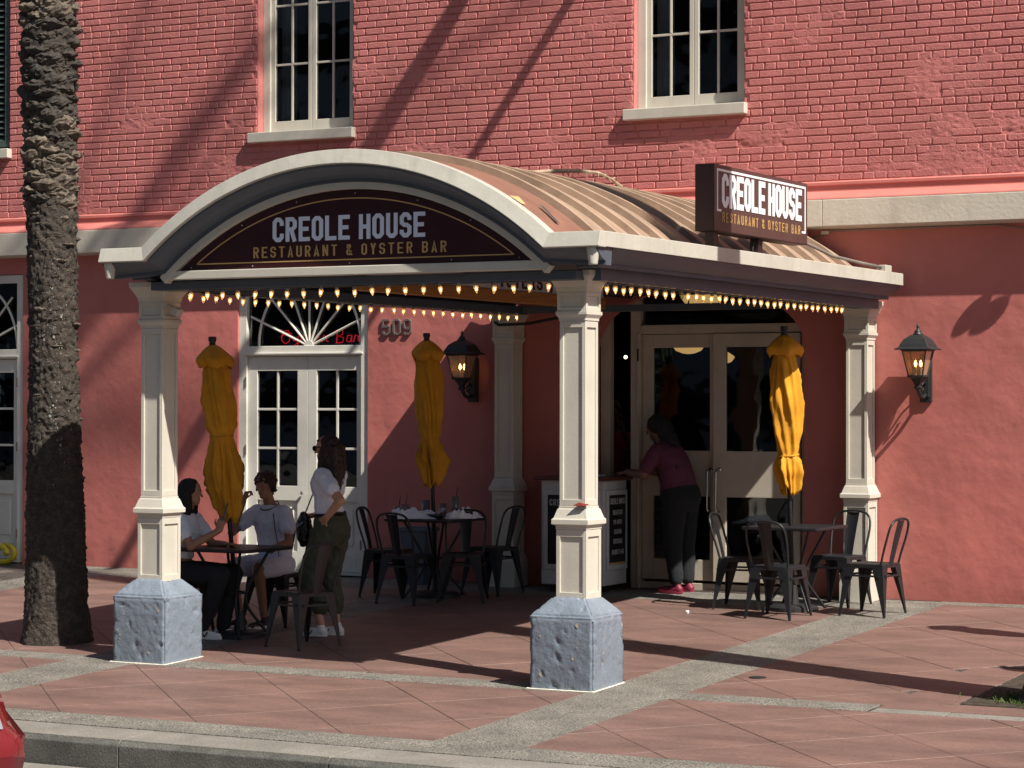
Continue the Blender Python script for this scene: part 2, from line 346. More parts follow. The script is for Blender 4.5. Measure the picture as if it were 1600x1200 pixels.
# ================================================================== GROUND
g = MB(); g.add([(-60, -2.86, gz(-2.86)), (40, -2.86, gz(-2.86)), (40, 6.0, gz(6.0)), (-60, 6.0, gz(6.0))], [(0, 1, 2, 3)])
base = ob('pavement', g, 'joint', kind='structure')
road = MB(); zr = gz(-2.9)-.17
road.add([(-300, -300, zr-.01), (300, -300, zr-.01), (300, -2.93, zr), (-300, -2.93, zr)], [(0, 1, 2, 3)])
ob('road', road, 'asphalt', kind='structure')
gt = MB(); gt.add([(-60, -3.5, zr+.004), (40, -3.5, zr+.004), (40, -2.93, zr+.004), (-60, -2.93, zr+.004)], [(0, 1, 2, 3)])
ob('gutter_channel', gt, 'kerb', kind='structure')
def clip(poly, a, b, c):  # keep a*x+b*y<=c
    out = []
    for i in range(len(poly)):
        p, q = poly[i], poly[(i+1) % len(poly)]; dp = a*p[0]+b*p[1]-c; dq = a*q[0]+b*q[1]-c
        if dp <= 0: out.append(p)
        if (dp < 0 < dq) or (dq < 0 < dp):
            t = dp/(dp-dq); out.append((p[0]+(q[0]-p[0])*t, p[1]+(q[1]-p[1])*t))
    return out
def slab(poly, m, name, top=.004, g_=.0035):
    cx = sum(p[0] for p in poly)/len(poly); cy = sum(p[1] for p in poly)/len(poly); dz = top+random.uniform(-.0008, .0012)
    q = []
    for p in poly:
        d = math.hypot(p[0]-cx, p[1]-cy); k = max(0, 1-g_*1.3/max(d, .05)); q.append((cx+(p[0]-cx)*k, cy+(p[1]-cy)*k))
    mb = MB(); n = len(q); qi = [(cx+(p[0]-cx)*(1-.004/max(.1, math.hypot(p[0]-cx, p[1]-cy))), cy+(p[1]-cy)*(1-.004/max(.1, math.hypot(p[0]-cx, p[1]-cy)))) for p in q]
    mb.rings([[(p[0], p[1], gz(p[1])-.012) for p in q], [(p[0], p[1], gz(p[1])+dz-.003) for p in q], [(p[0], p[1], gz(p[1])+dz) for p in qi]])
    return ob(name, mb, m, base)
SX = [(-8.93, -8.31), (-4.474, -3.86), (-.03, .595), (4.42, 5.03)]
reds = []
for x0, x1 in ((-15, -8.93), (-8.31, -4.474), (-3.86, -.03), (.595, 4.42)):
    for y0, y1 in ((.23, 5.72 if x0 > 0 else 5.2), (-2.1, -.06)): reds.append((x0, x1, y0, y1))
c0 = [-3.89+1.105*k for k in range(-9, 12)]; e0 = [-3.35+1.105*k for k in range(-14, 12)]
for rc in reds:
    for i in range(len(c0)-1):
        for j in range(len(e0)-1):
            P = [(rc[0], rc[2]), (rc[1], rc[2]), (rc[1], rc[3]), (rc[0], rc[3])]
            for (a, b, c) in ((1, 1, c0[i+1]), (-1, -1, -c0[i]), (1, -1, e0[j+1]), (-1, 1, -e0[j])):
                P = clip(P, a, b, c)
                if len(P) < 3: break
            if len(P) >= 3:
                ar = abs(sum(P[k][0]*P[(k+1) % len(P)][1]-P[(k+1) % len(P)][0]*P[k][1] for k in range(len(P)))/2)
                if ar > .004 and rc[0] > -9:
                    # keep the tree pit open
                    cx = sum(p[0] for p in P)/len(P); cy = sum(p[1] for p in P)/len(P)
                    if not (2.0 < cx < 4.0 and .2 < cy < 2.1): slab(P, 'slab', 'paving_slab', g_=.003)
def rect(x0, x1, y0, y1): return [(x0, y0), (x1, y0), (x1, y1), (x0, y1)]
def strip(x0, x1, y0, y1, m, name, nx=1, ny=1, top=.004):
    for i in range(nx):
        for j in range(ny):
            slab(rect(x0+(x1-x0)*i/nx+(.0025 if i else 0), x0+(x1-x0)*(i+1)/nx-.0025, y0+(y1-y0)*j/ny, y0+(y1-y0)*(j+1)/ny), m, name, top, .0025)
for x0, x1 in SX:
    strip(x0, (x0+x1)/2, -2.1, 5.72, 'agg', 'aggregate_strip', 1, 3); strip((x0+x1)/2, x1, -2.1, 5.72, 'agg', 'aggregate_strip', 1, 3)
for x0, x1 in ((-8.31, -4.474), (-3.86, -.03), (.595, 1.98)): strip(x0, x1, -.06, .23, 'agg', 'aggregate_strip', 2, 1)
for x0, x1 in ((-8.31, -4.474), (-3.86, -.03)): strip(x0, x1, 5.2, 5.72, 'agg', 'aggregate_strip', 2, 1)
strip(-9.4, 6, -2.45, -2.1, 'agg', 'aggregate_strip', 7, 1)
strip(-9.4, 6, 5.72, 5.935, 'agg', 'aggregate_strip', 6, 1)
for i in range(10):
    x0 = -9.4+i*1.52
    mb = MB(); y0, y1 = -2.9, -2.525
    mb.prism([(y0, zr-.05), (y1, zr-.05), (y1, gz(y1)+.006), (y0+.03, gz(y0)+.006), (y0, gz(y0)-.02)], lambda u, v, d: Vector((d, u, v)), x0+.003, x0+1.517)
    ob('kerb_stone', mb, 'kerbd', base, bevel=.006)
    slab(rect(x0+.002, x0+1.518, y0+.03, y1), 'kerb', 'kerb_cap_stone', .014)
# tree pit edging stones and inner soil
for i in range(4): slab(rect(2.0+i*.5, 2.5+i*.5, .12, .42), 'slab', 'pit_edging_stone'); slab(rect(2.0+i*.5, 2.5+i*.5, -.06, .1), 'kerb', 'pit_edging_stone')
for i in range(4): slab(rect(2.0, 2.42, .44+i*.42, .85+i*.42), 'slab', 'pit_edging_stone')
slab(rect(2.44, 4.0, .44, 2.1), mat('pit_soil', (.05, .038, .026), .95, .3, 15, .01, 30), 'soil', .006)
# bits lying about
tag(ob('drain_cover', MB().lathe([(.0, 0), (.062, 0), (.062, .006), (.05, .008), (0, .006)], (.778, 1.04, gz(1.04)+.004), 20), 'iron'), 'small round dark drain cap in the red slabs right of the near column', 'drain cover')
tag(ob('bottle_cap', MB().lathe([(0, 0), (.014, 0), (.018, .012), (.012, .026), (0, .026)], (-1.25, 4.34, gz(4.34)+.005), 10), 'lett'), 'tiny white cap lying on the pavement before the entrance doors', 'litter')

# ================================================================== BUILDING
bld = thing('restaurant_building', 'pink red painted brick restaurant with stucco ground floor and cream window frames', 'building', (0, D, 0))
def inv(p): return p  # parts are given in world space; parent inverse set below
def bpart(name, mb, m, **k):
    o = ob(name, mb, m, bld, **k); o.matrix_parent_inverse = Matrix.Translation((0, -D, 0)); return o
def sub(name, mb, m, parent, **k): return ob(name, mb, m, parent, **k)
XL, XR, ZT = -26, 14, 13
LD = (-11.48, -9.90); FD = (-7.06, -5.48); AR = (-2.93, -.80); WIN = [(-11.25, -10.085), (-6.82, -5.65), (-2.53, -1.385)]
ZL0 = 3.62
w = MB()
def quad(x0, x1, z0, z1, y=D, z0b=None): w.add([(x0, y, z0), (x1, y, z0), (x1, y, z1), (x0, y, z1)], [(0, 1, 2, 3)])
xs = [XL, LD[0], LD[1], FD[0], FD[1], AR[0], AR[1], XR]
for i in range(0, 7, 2): 
    n = max(1, int((xs[i+1]-xs[i])/1))
    quad(xs[i], xs[i+1], 0.02, 3.7)
for a in (LD, FD): quad(a[0], a[1], 3.385, 3.7)
def arcz(x): 
    k = (x-(AR[0]+AR[1])/2)/((AR[1]-AR[0])/2); return 2.5+.58*math.sqrt(max(0, 1-k*k))
NA = 28
ax = [(AR[0]+AR[1])/2-(AR[1]-AR[0])/2*math.cos(PI*i/NA) for i in range(NA+1)]
for i in range(NA):
    w.add([(ax[i], D, arcz(ax[i])), (ax[i+1], D, arcz(ax[i+1])), (ax[i+1], D, 3.7), (ax[i], D, 3.7)], [(0, 1, 2, 3)])
    w.add([(ax[i], D, arcz(ax[i])), (ax[i+1], D, arcz(ax[i+1])), (ax[i+1], D+.105, arcz(ax[i+1])), (ax[i], D+.105, arcz(ax[i]))], [(0, 1, 2, 3)])
for x in AR: w.add([(x, D, .1), (x, D+.105, .1), (x, D+.105, 2.5), (x, D, 2.5)], [(0, 1, 2, 3)])
for a in (LD, FD):
    for x in a: w.add([(x, D, .1), (x, D+.12, .1), (x, D+.12, 3.4), (x, D, 3.4)], [(0, 1, 2, 3)])
    w.add([(a[0], D, 3.385), (a[1], D, 3.385), (a[1], D+.12, 3.385), (a[0], D+.12, 3.385)], [(0, 1, 2, 3)])
bpart('stucco_wall', w, 'stucco')
# body of the building behind the facade (keeps daylight out of the rooms)
b2 = MB(); b2.box(XL, XR, D+9, D+9.2, 0, ZT); b2.box(XL, XL+.2, D+.01, D+9, 0, ZT); b2.box(XR-.2, XR, D+.01, D+9, 0, ZT); b2.box(XL, XR, D, D+9.2, ZT, ZT+.2)
bpart('rear_wall', b2, 'stucco')
# upper wall sheet (mortar and paint skin) with openings
ZB0, ZB1 = 3.98, 6.75
HC = .0699
def smear(x, z):
    a = noise.noise(Vector((x*.9, z*1.6, 3.1))); b = noise.noise(Vector((x*3.1, z*6, 9.7))); c = noise.noise(Vector((x*9, z*16, 1.7)))
    low = max(0, (4.55-z)/.55)
    return a+.55*b+.35*c+.35*low+(.25 if abs(z-4.47) < .09 else 0)
up = MB(); nx, nz_ = 1100, 230
X0, X1 = -11.6, 1.9
sm_cache = {}
idx = {}
for j in range(nz_+1):
    z = ZB0+(ZB1-ZB0)*j/nz_
    for i in range(nx+1):
        x = X0+(X1-X0)*i/nx
        s_ = smear(x, z); y = -.0012-.0085*min(1, max(0, (s_-.26)/.34))-.0026*noise.noise(Vector((x*24, z*28, 5)))
        if s_ > .25: y -= .0075*abs(noise.noise(Vector((x*10, z*24, 8))))+.003*noise.noise(Vector((x*40, z*40, 8)))
        up.v.append((x, D+y, z))
def inwin(x, z, pad=0): return any(a-pad < x < b+pad and z > (4.655) for a, b in WIN)
for j in range(nz_):
    z = ZB0+(ZB1-ZB0)*(j+.5)/nz_
    for i in range(nx):
        x = X0+(X1-X0)*(i+.5)/nx
        if inwin(x, z, -.01): continue
        a = j*(nx+1)+i; up.f.append((a, a+1, a+nx+2, a+nx+1))
bpart('upper_wall', up, 'brick', smooth=True)
uo = MB()
uo.add([(XL, D, 3.7), (X0, D, 3.7), (X0, D, ZT), (XL, D, ZT)], [(0, 1, 2, 3)]); uo.add([(X1, D, 3.7), (XR, D, 3.7), (XR, D, ZT), (X1, D, ZT)], [(0, 1, 2, 3)])
uo.add([(X0, D, 3.7), (X1, D, 3.7), (X1, D, ZB0), (X0, D, ZB0)], [(0, 1, 2, 3)])
xs = [X0]+[v for a in WIN for v in a]+[X1]
for i in range(0, 8, 2): uo.add([(xs[i], D, ZB1), (xs[i+1], D, ZB1), (xs[i+1], D, ZT), (xs[i], D, ZT)], [(0, 1, 2, 3)])
for a in WIN: uo.add([(a[0], D, 7.15), (a[1], D, 7.15), (a[1], D, ZT), (a[0], D, ZT)], [(0, 1, 2, 3)])
for a in WIN:
    for x in a: uo.add([(x, D-.006, 4.66), (x, D+.3, 4.66), (x, D+.3, 7.15), (x, D-.006, 7.15)], [(0, 1, 2, 3)])
    uo.add([(a[0], D, 7.15), (a[1], D, 7.15), (a[1], D+.3, 7.15), (a[0], D+.3, 7.15)], [(0, 1, 2, 3)])
bpart('upper_wall_surround', uo, 'brick')
# bricks
def brick_geo(mb, x0, x1, z0, z1, y=0, dep=.013):
    j = lambda a=.0034: random.uniform(-a, a)
    ins = [0, .0016, .0062]; dp = [0, -dep*.65, -dep]; rg = []
    cs = [(x0+j(), z0+j(.0018)), (x1+j(), z0+j(.0018)), (x1+j(), z1+j(.0018)), (x0+j(), z1+j(.0018))]
    sg = [(1, 1), (-1, 1), (-1, -1), (1, -1)]; tilt = (j(.0018), j(.0012))
    for a, d in zip(ins, dp):
        ring = []
        for k in range(4):
            # chamfered corner: two points per corner
            cx, cz = cs[k]; sx, sz = sg[k]; r = .005 if d else .003
            p1 = (cx+sx*a, cz+sz*(a+r)); p2 = (cx+sx*(a+r), cz+sz*a)
            ring += [p1, p2] if k in (0, 2) else [p2, p1]
        rg.append([Vector((p[0], y+d+(tilt[0] if d else 0)*(1 if p[0] > (x0+x1)/2 else -1), p[1])) for p in ring])
    mb.rings(rg, cap=False); n = len(mb.v); mb.f.append(tuple(range(n-8, n)))
bricks = []
row = 0; z = 4.0
while z < ZB1-.05:
    xr = 1.9; head = (row % 6 == 3); off = 0 if row % 2 else .115
    x = -11.6-off
    zj = z+random.uniform(-.001, .001)
    while x < 1.9:
        L_ = .1155 if head else .2305
        if not head and random.random() < .06: L_ = .1155
        Lj = L_+random.uniform(-.006, .006)
        a, b_ = x+.005, x+Lj-.005; x += Lj
        for wa, wb in WIN:
            if z+HC*.5 > 4.655:
                if a < wa < b_: b_ = wa-.003
                elif a < wb < b_: a = wb+.003
                elif wa <= a and b_ <= wb: a = b_
        if b_-a < .04: continue
        if smear((a+b_)/2, z+.035) > .72: continue
        bricks.append((a, b_, zj+.0045, zj+HC-.0045))
    z += HC; row += 1
def vis(b): 
    x, z_ = b[0], b[2]; zt = 6.5-(x+10.2)*.101
    return z_ < zt and x > -10.4 and x < 1.5
cand = sorted([b for b in bricks if vis(b)], key=lambda b: -(b[1]-b[0])*(1+.02*b[1]) if b[1] > -1.3 else 1)
near = set(cand[:300]); variants = {}
rest = MB()
for b in bricks:
    if b in near:
        kk = (round((b[1]-b[0])/.0035), random.randrange(5))
        if kk not in variants:
            mb = MB(); wv = kk[0]*.0035; brick_geo(mb, -wv/2, wv/2, -.0303, .0303); variants[kk] = mb.mesh('brick'); variants[kk].materials.append(M['brick'])
        o = bpy.data.objects.new('brick', variants[kk]); COL.objects.link(o); o.parent = bld
        o.location = ((b[0]+b[1])/2, 0, (b[2]+b[3])/2)
    else: brick_geo(rest, *b, y=D)
o = bpart('bricks', rest, 'brick', kind='stuff')
# ledge band
lg = MB()
LX = (-12.4, -9.2, -6.0, -3.3, -.55, 2.2, 5.0)
for i in range(len(LX)-1):
    c = MB(); a, b_ = LX[i]+.002, LX[i+1]-.002
    c.prism([(D, 3.56), (D-.205, 3.575), (D-.205, 3.815), (D, 3.83)], lambda u, v, d: Vector((d, u, v)), a, b_)
    bpart('ledge_panel', c, 'ledge', bevel=.006)
c = MB(); c.prism([(D+.0, 3.832), (D-.2, 3.819), (D-.195, 3.832), (D-.03, 3.905), (D-.03, 3.955), (D-.045, 3.962), (D-.045, 3.985), (D-.018, 4.0), (D+.0, 4.0)], lambda u, v, d: Vector((d, u, v)), -12.4, 5)
bpart('ledge_cap', c, 'cap')
# ---- windows
def window(x0, x1, n):
    yf = D+.10; zs = 4.765; fr = MB(); fr.frame(x0+.001, x1-.001, zs, 7.14, .085, yf, yf+.10, .012, .1)
    wo = bpart('window', fr, 'white', bevel=.004)
    si = MB(); si.box(x0-.075, x1+.03, D-.085, D+.12, 4.655, 4.76); sub('window_sill', si, 'white', wo, bevel=.008)
    if n == 0:
        for k in range(26):
            lv = MB(); z0 = 4.86+k*.068
            lv.add([(x0+.09, D+.03, z0), (x1-.1, D+.03, z0), (x1-.1, D+.085, z0+.05), (x0+.09, D+.085, z0+.05), (x0+.09, D+.04, z0-.008), (x1-.1, D+.04, z0-.008), (x1-.1, D+.095, z0+.042), (x0+.09, D+.095, z0+.042)],
                   [(0, 1, 2, 3), (7, 6, 5, 4), (0, 4, 5, 1), (3, 2, 6, 7), (0, 3, 7, 4), (1, 5, 6, 2)])
            sub('louvre_slat', lv, 'shutter', wo)
        st = MB(); st.frame(x0+.05, x1-.02, 4.79, 7.1, .07, D+.02, D+.098); sub('shutter_frame', st, 'shutter', wo)
        return
    xm = (x0+x1)/2-.0
    for a, b_ in ((x0+.087, xm-.002), (xm+.002, x1-.087)):
        sa = MB(); s_w = .045; zb = 4.782; zt = 7.03; ys = yf+.03
        sa.frame(a, b_, zb, zt, s_w, ys, ys+.045, .105, .06)
        cx = (a+b_)/2
        for zz in (5.46, 6.07, 6.66): sa.box(a+s_w, b_-s_w, ys+.008, ys+.037, zz, zz+.022)
        zl = [zb+.105, 5.46, 6.07, 6.66, zt-.06]
        for k in range(4): sa.box(cx-.011, cx+.011, ys+.006, ys+.039, zl[k]+(.022 if k else 0), zl[k+1])
        s_o = sub('sash', sa, 'white', wo, bevel=.003)
        for k in range(4):
            for (p, q) in ((a+s_w, cx-.011), (cx+.011, b_-s_w)):
                gl = MB(); gl.box(p-.002, q+.002, ys+.02, ys+.024, zl[k]+(.02 if k else -.002), zl[k+1]+.002)
                g_o = ob('pane', gl, 'pane', wo)
    ct = MB()
    for k in range(5):
        xx = x0+.13+k*.035; ct.add([(xx, yf+.16+.02*(k % 2), 4.8), (xx+.035, yf+.16+.02*((k+1) % 2), 4.8), (xx+.035, yf+.16+.02*((k+1) % 2), 7.1), (xx, yf+.16+.02*(k % 2), 7.1)], [(0, 1, 2, 3)])
    sub('curtain', ct, 'curtain', wo)
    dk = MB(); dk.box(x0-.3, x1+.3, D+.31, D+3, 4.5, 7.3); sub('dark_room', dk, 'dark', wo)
for i, (a, b_) in enumerate(WIN): window(a, b_, i)
# window room boxes must be open at the front: replace by inward shells
for o in list(COL.objects):
    if o.name.startswith('dark_room'):
        bm = bmesh.new(); bm.from_mesh(o.data)
        ff = [f for f in bm.faces if all(abs(v.co.y-(D+.31)) < 1e-4 for v in f.verts)]; bmesh.ops.delete(bm, geom=ff, context='FACES'); bm.to_mesh(o.data); bm.free()

# ---- French doors with fanlight
def french(x0, x1, neon):
    zb, zt = .235, 3.38; yf = D+.02
    fr = MB(); fr.frame(x0, x1, zb, zt, .095, yf, yf+.10, .03, .09)
    fr.box(x0+.095, x1-.095, yf+.002, yf+.1, 2.46, 2.565); fr.box(x0+.07, x1-.07, yf-.02, yf+.09, 2.475, 2.495)
    t = thing('french_door', '', 'door', ((x0+x1)/2, D, 0)); t.location = (0, 0, 0)
    ob('door_frame', fr, 'door', t, bevel=.004)
    xm = x0+.83-.0; A, B_ = x0+.095, x1-.095
    for (a, b_, ga, gb) in ((A+.002, xm-.002, x0+.21, x0+.705), (xm+.002, B_-.002, x0+.94, x1-.16)):
        lf = MB(); ys = yf+.03; zz0, zz1 = 1.13, 2.31; zc = [1.13, 1.515, 1.915, 2.31]
        lf.box(a, ga, ys, ys+.05, zb+.035, 2.455); lf.box(gb, b_, ys, ys+.05, zb+.035, 2.455); lf.box(ga, gb, ys, ys+.05, 2.31, 2.455)
        lf.box(ga, gb, ys, ys+.05, .98, 1.13); lf.box(ga, gb, ys, ys+.05, zb+.035, .46); lf.box(ga, gb, ys+.022, ys+.05, .46, .98)
        cx = (ga+gb)/2
        lf.box(cx-.012, cx+.012, ys+.008, ys+.04, 1.13, 2.31)
        for zz in zc[1:3]: 
            lf.box(ga, cx-.012, ys+.01, ys+.038, zz-.012, zz+.012); lf.box(cx+.012, gb, ys+.01, ys+.038, zz-.012, zz+.012)
        leaf = ob('door_leaf', lf, 'door', t, bevel=.003)
        rp = MB(); rp.box(ga+.05, gb-.05, ys+.008, ys+.024, .53, .91); ob('raised_panel', rp, 'door', leaf, bevel=.012)
        for k in range(3):
            for (p, q) in ((ga, cx-.012), (cx+.012, gb)):
                gl = MB(); gl.box(p-.002, q+.002, ys+.02, ys+.024, zc[k]+.01, zc[k+1]-.01); ob('pane', gl, 'pane', leaf)
    for zz in (.55, 1.5, 2.2):
        for x in (x0+.09, x1-.09):
            ob('hinge', MB().tube([(x, yf-.006, zz-.05), (x, yf-.006, zz+.05)], .008, 6), 'steel', t)
    kb = MB(); kb.ball((xm-.05, yf+.0, 1.06), .02, 8); ob('knob', kb, 'chrome', t)
    # fanlight
    fx = (x0+x1)/2+.06; fz = 2.56; ys = yf+.03; fa = .62; fb = .74; L0, L1 = x0+.12, x1-.1
    hub = MB(); hub.prism([(fx+.055*math.cos(PI*k/10), fz+.06*math.sin(PI*k/10)) for k in range(11)], XZ(ys+.03), 0, .045); ob('fan_hub', hub, 'door', t)
    def arc(ra, rb): return [(fx+ra*math.cos(PI*k/24), ys, fz+rb*math.sin(PI*k/24)) for k in range(25)]
    ob('fan_arc', MB().tube(arc(fa, fb), .014, 6), 'door', t, smooth=True)
    for k in range(1, 8):
        an = PI*k/8
        x_e, z_e = fx+1.25*fa*math.cos(an), fz+1.1*fb*math.sin(an)
        x_e = min(max(x_e, L0), L1); 
        r_ = (x_e-fx)/(1.25*fa*math.cos(an)) if abs(math.cos(an)) > .05 else 1; z_e = fz+1.1*fb*math.sin(an)*r_
        ob('fan_rib', MB().tube([(fx+.05*math.cos(an), ys, fz+.05*math.sin(an)), (x_e, ys, z_e)], .012, 6), 'door', t)
    gl = MB(); gl.box(x0+.09, x1-.09, ys+.02, ys+.024, 2.56, 3.3); ob('fan_pane', gl, 'pane', t)
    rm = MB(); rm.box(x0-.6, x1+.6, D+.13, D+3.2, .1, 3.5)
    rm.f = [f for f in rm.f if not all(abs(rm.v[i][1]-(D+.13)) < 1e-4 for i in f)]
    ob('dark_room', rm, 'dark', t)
    return t
fd = french(FD[0], FD[1], True); fd['label'] = 'white French doors under a fanlight in the red wall, behind the standing woman'; fd['group'] = 'French doors with fanlights'
ld = dup(fd, (-4.425, 0, 0), 0, 'white French doors at the far left edge, half hidden beyond the palm trunk', 'French doors with fanlights')
# neon script behind the fanlight
SCR = {'O': [[(0, .5), (.15, .95), (.45, 1), (.6, .6), (.5, .15), (.25, 0), (.05, .2), (0, .5), (.25, .8), (.7, .75)]],
 'y': [[(0, .6), (.1, .2), (.35, .25), (.42, .6), (.38, -.1), (.15, -.4), (0, -.25), (.5, .2)]], 's': [[(0, .1), (.25, .65), (.3, .2), (.1, .0), (.4, .15)]],
 't': [[(.2, 1), (.15, .15), (.4, .1)], [(0, .62), (.4, .66)]], 'e': [[(0, .25), (.3, .5), (.2, .65), (.05, .4), (.12, .05), (.4, .15)]],
 'r': [[(0, .1), (.1, .6), (.3, .5), (.3, .15), (.42, .12)]], 'B': [[(.1, 0), (.15, 1), (.5, .95), (.5, .65), (.2, .52), (.55, .4), (.5, .05), (.05, .0)]], 'a': [[(.35, .55), (.1, .55), (.03, .15), (.25, .05), (.38, .5), (.35, .1), (.5, .12)]]}
nt_ = thing('neon_sign', 'red neon script reading Oyster Bar behind the fanlight of the French doors', 'neon sign', (0, 0, 0))
u = 0
for ch in 'Oyster Bar':
    if ch == ' ': u += .35; continue
    for st in SCR[ch]:
        ob('neon_letter', MB().tube([(-6.72+(u+p[0])*.185, D+.3, 2.595+p[1]*.14) for p in st], .0048, 6), 'neon', nt_, smooth=True)
    u += .72 if ch in 'OB' else .5
# house number
hn = thing('house_number', 'grey metal house number 509 on the red wall beside the fanlight', 'sign', (0, 0, 0))
for k, ch in enumerate('509'):
    ob('digit', text_mb(ch, XZ(D), -5.305+k*.122, 2.655, .165, .10, .6, .15, depth=.022), 'steel', hn, bevel=.004)

# ---- entrance: recess, frame, doors
YE = D+.11
en = thing('entrance_doors', 'pair of tan glazed entrance doors set back in the arched opening', 'door', (0, 0, 0))
fr = MB(); yb = YE
fr.box(-2.926, -2.83, yb, yb+.1, .2, 3.2)          # far left post
fr.box(-2.608, -2.505, yb, yb+.12, .2, 3.4)         # jamb
fr.box(-2.505, -.4, yb+.001, yb+.12, 2.636, 2.722)      # head
fr.box(-2.53, -2.505, yb-.03, yb, .22, 2.64); fr.box(-2.83, -2.608, yb+.03, yb+.1, 2.98, 3.06); fr.box(-.87, -.4, yb+.002, yb+.1, .2, 2.636)
fr.box(-2.505, -.87, yb+.03, yb+.1, gz(D)-.02, gz(D)+.07)
ob('door_frame', fr, 'doorw', en, bevel=.005)
def leafd(x0, x1, y, glassx, name='door_leaf'):
    z0, z1 = .315, 2.63; gx0, gx1 = glassx; lf = MB()
    lf.box(x0, gx0, y, y+.045, z0, z1); lf.box(gx1, x1, y, y+.045, z0, z1)
    lf.box(gx0, gx1, y, y+.045, 2.505, z1); lf.box(gx0, gx1, y, y+.045, 1.105, 1.534); lf.box(gx0, gx1, y, y+.045, z0, .51)
    o = ob(name, lf, 'doorw', en, bevel=.004)
    for a, b_ in ((1.534, 2.505), (.51, 1.105)):
        ob('pane', MB().box(gx0-.002, gx1+.002, y+.02, y+.025, a-.002, b_+.002), 'pane', o)
    return o
l1 = leafd(-2.50, -1.750, yb+.03, (-2.385, -1.80)); l2 = leafd(-1.745, -.875, yb-.02, (-1.615, -.945))
for x, lf, y in ((-1.785, l1, yb-.05), (-1.675, l2, yb-.10)):
    h = MB(); pts = [(x, y+.07, .97), (x, y, .97), (x, y-.02, 1.0), (x, y-.02, 1.33), (x, y, 1.36), (x, y+.07, 1.36)]
    h.tube(pts, .011, 8); h.lathe([(0, 0), (.02, 0), (.02, .006)], (0, 0, 0), 10, Matrix.Translation((x, y+.07, 1.36)) @ Matrix.Rotation(PI/2, 4, 'X'))
    ob('handle', h, 'chrome', lf, smooth=True)
ob('hinge', MB().box(-2.525, -2.508, yb-.035, yb-.028, 2.38, 2.5), 'iron', en)
ob('transom_pane', MB().box(-2.505, -.4, yb+.06, yb+.065, 2.722, 3.3), 'pane', en)
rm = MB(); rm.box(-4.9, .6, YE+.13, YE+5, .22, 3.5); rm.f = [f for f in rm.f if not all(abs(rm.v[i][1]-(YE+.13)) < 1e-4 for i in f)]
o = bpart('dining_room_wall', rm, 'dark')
fl = MB(); fl.add([(-4.8, D-.02, gz(D)+.007), (.5, D-.02, gz(D)+.007), (.5, YE+4.9, .26), (-4.8, YE+4.9, .26)], [(0, 1, 2, 3)])
bpart('threshold_floor', fl, 'floorin')
# things inside
for i, (x, y, z_, r_, lb) in enumerate(((-2.63, D+1.5, 2.58, .17, 'glowing round opal lamp seen through the left entrance door pane'), (-2.80, D+2.2, 3.10, .22, 'large glowing opal lamp seen above the entrance door head'), (-2.13, D+1.2, 2.44, .12, 'smaller glowing opal lamp seen through the right entrance door pane'))):
    t = thing('pendant_lamp', lb, 'lamp', (x, y, z_), 0, 'opal lamps inside the restaurant')
    ob('lamp_shade', MB().lathe([(0, -.62*r_), (.35*r_, -.58*r_), (.75*r_, -.42*r_), (r_, -.08*r_), (.95*r_, .05*r_), (.5*r_, .35*r_), (.3*r_, .45*r_), (0, .45*r_)], n=28), 'lampg', t, smooth=True)
    ob('rod', MB().tube([(0, 0, .4*r_), (0, 0, 3.4-z_)], .008, 6), 'iron', t)
t = tag(ob('filament_bulb', MB().ball((-3.04, D+.9, 2.437), .018, 10), 'bulb'), 'single bare bulb glowing in the dark behind the host stand', 'bulb')
# dark table and chairs glimpsed inside are left in shadow

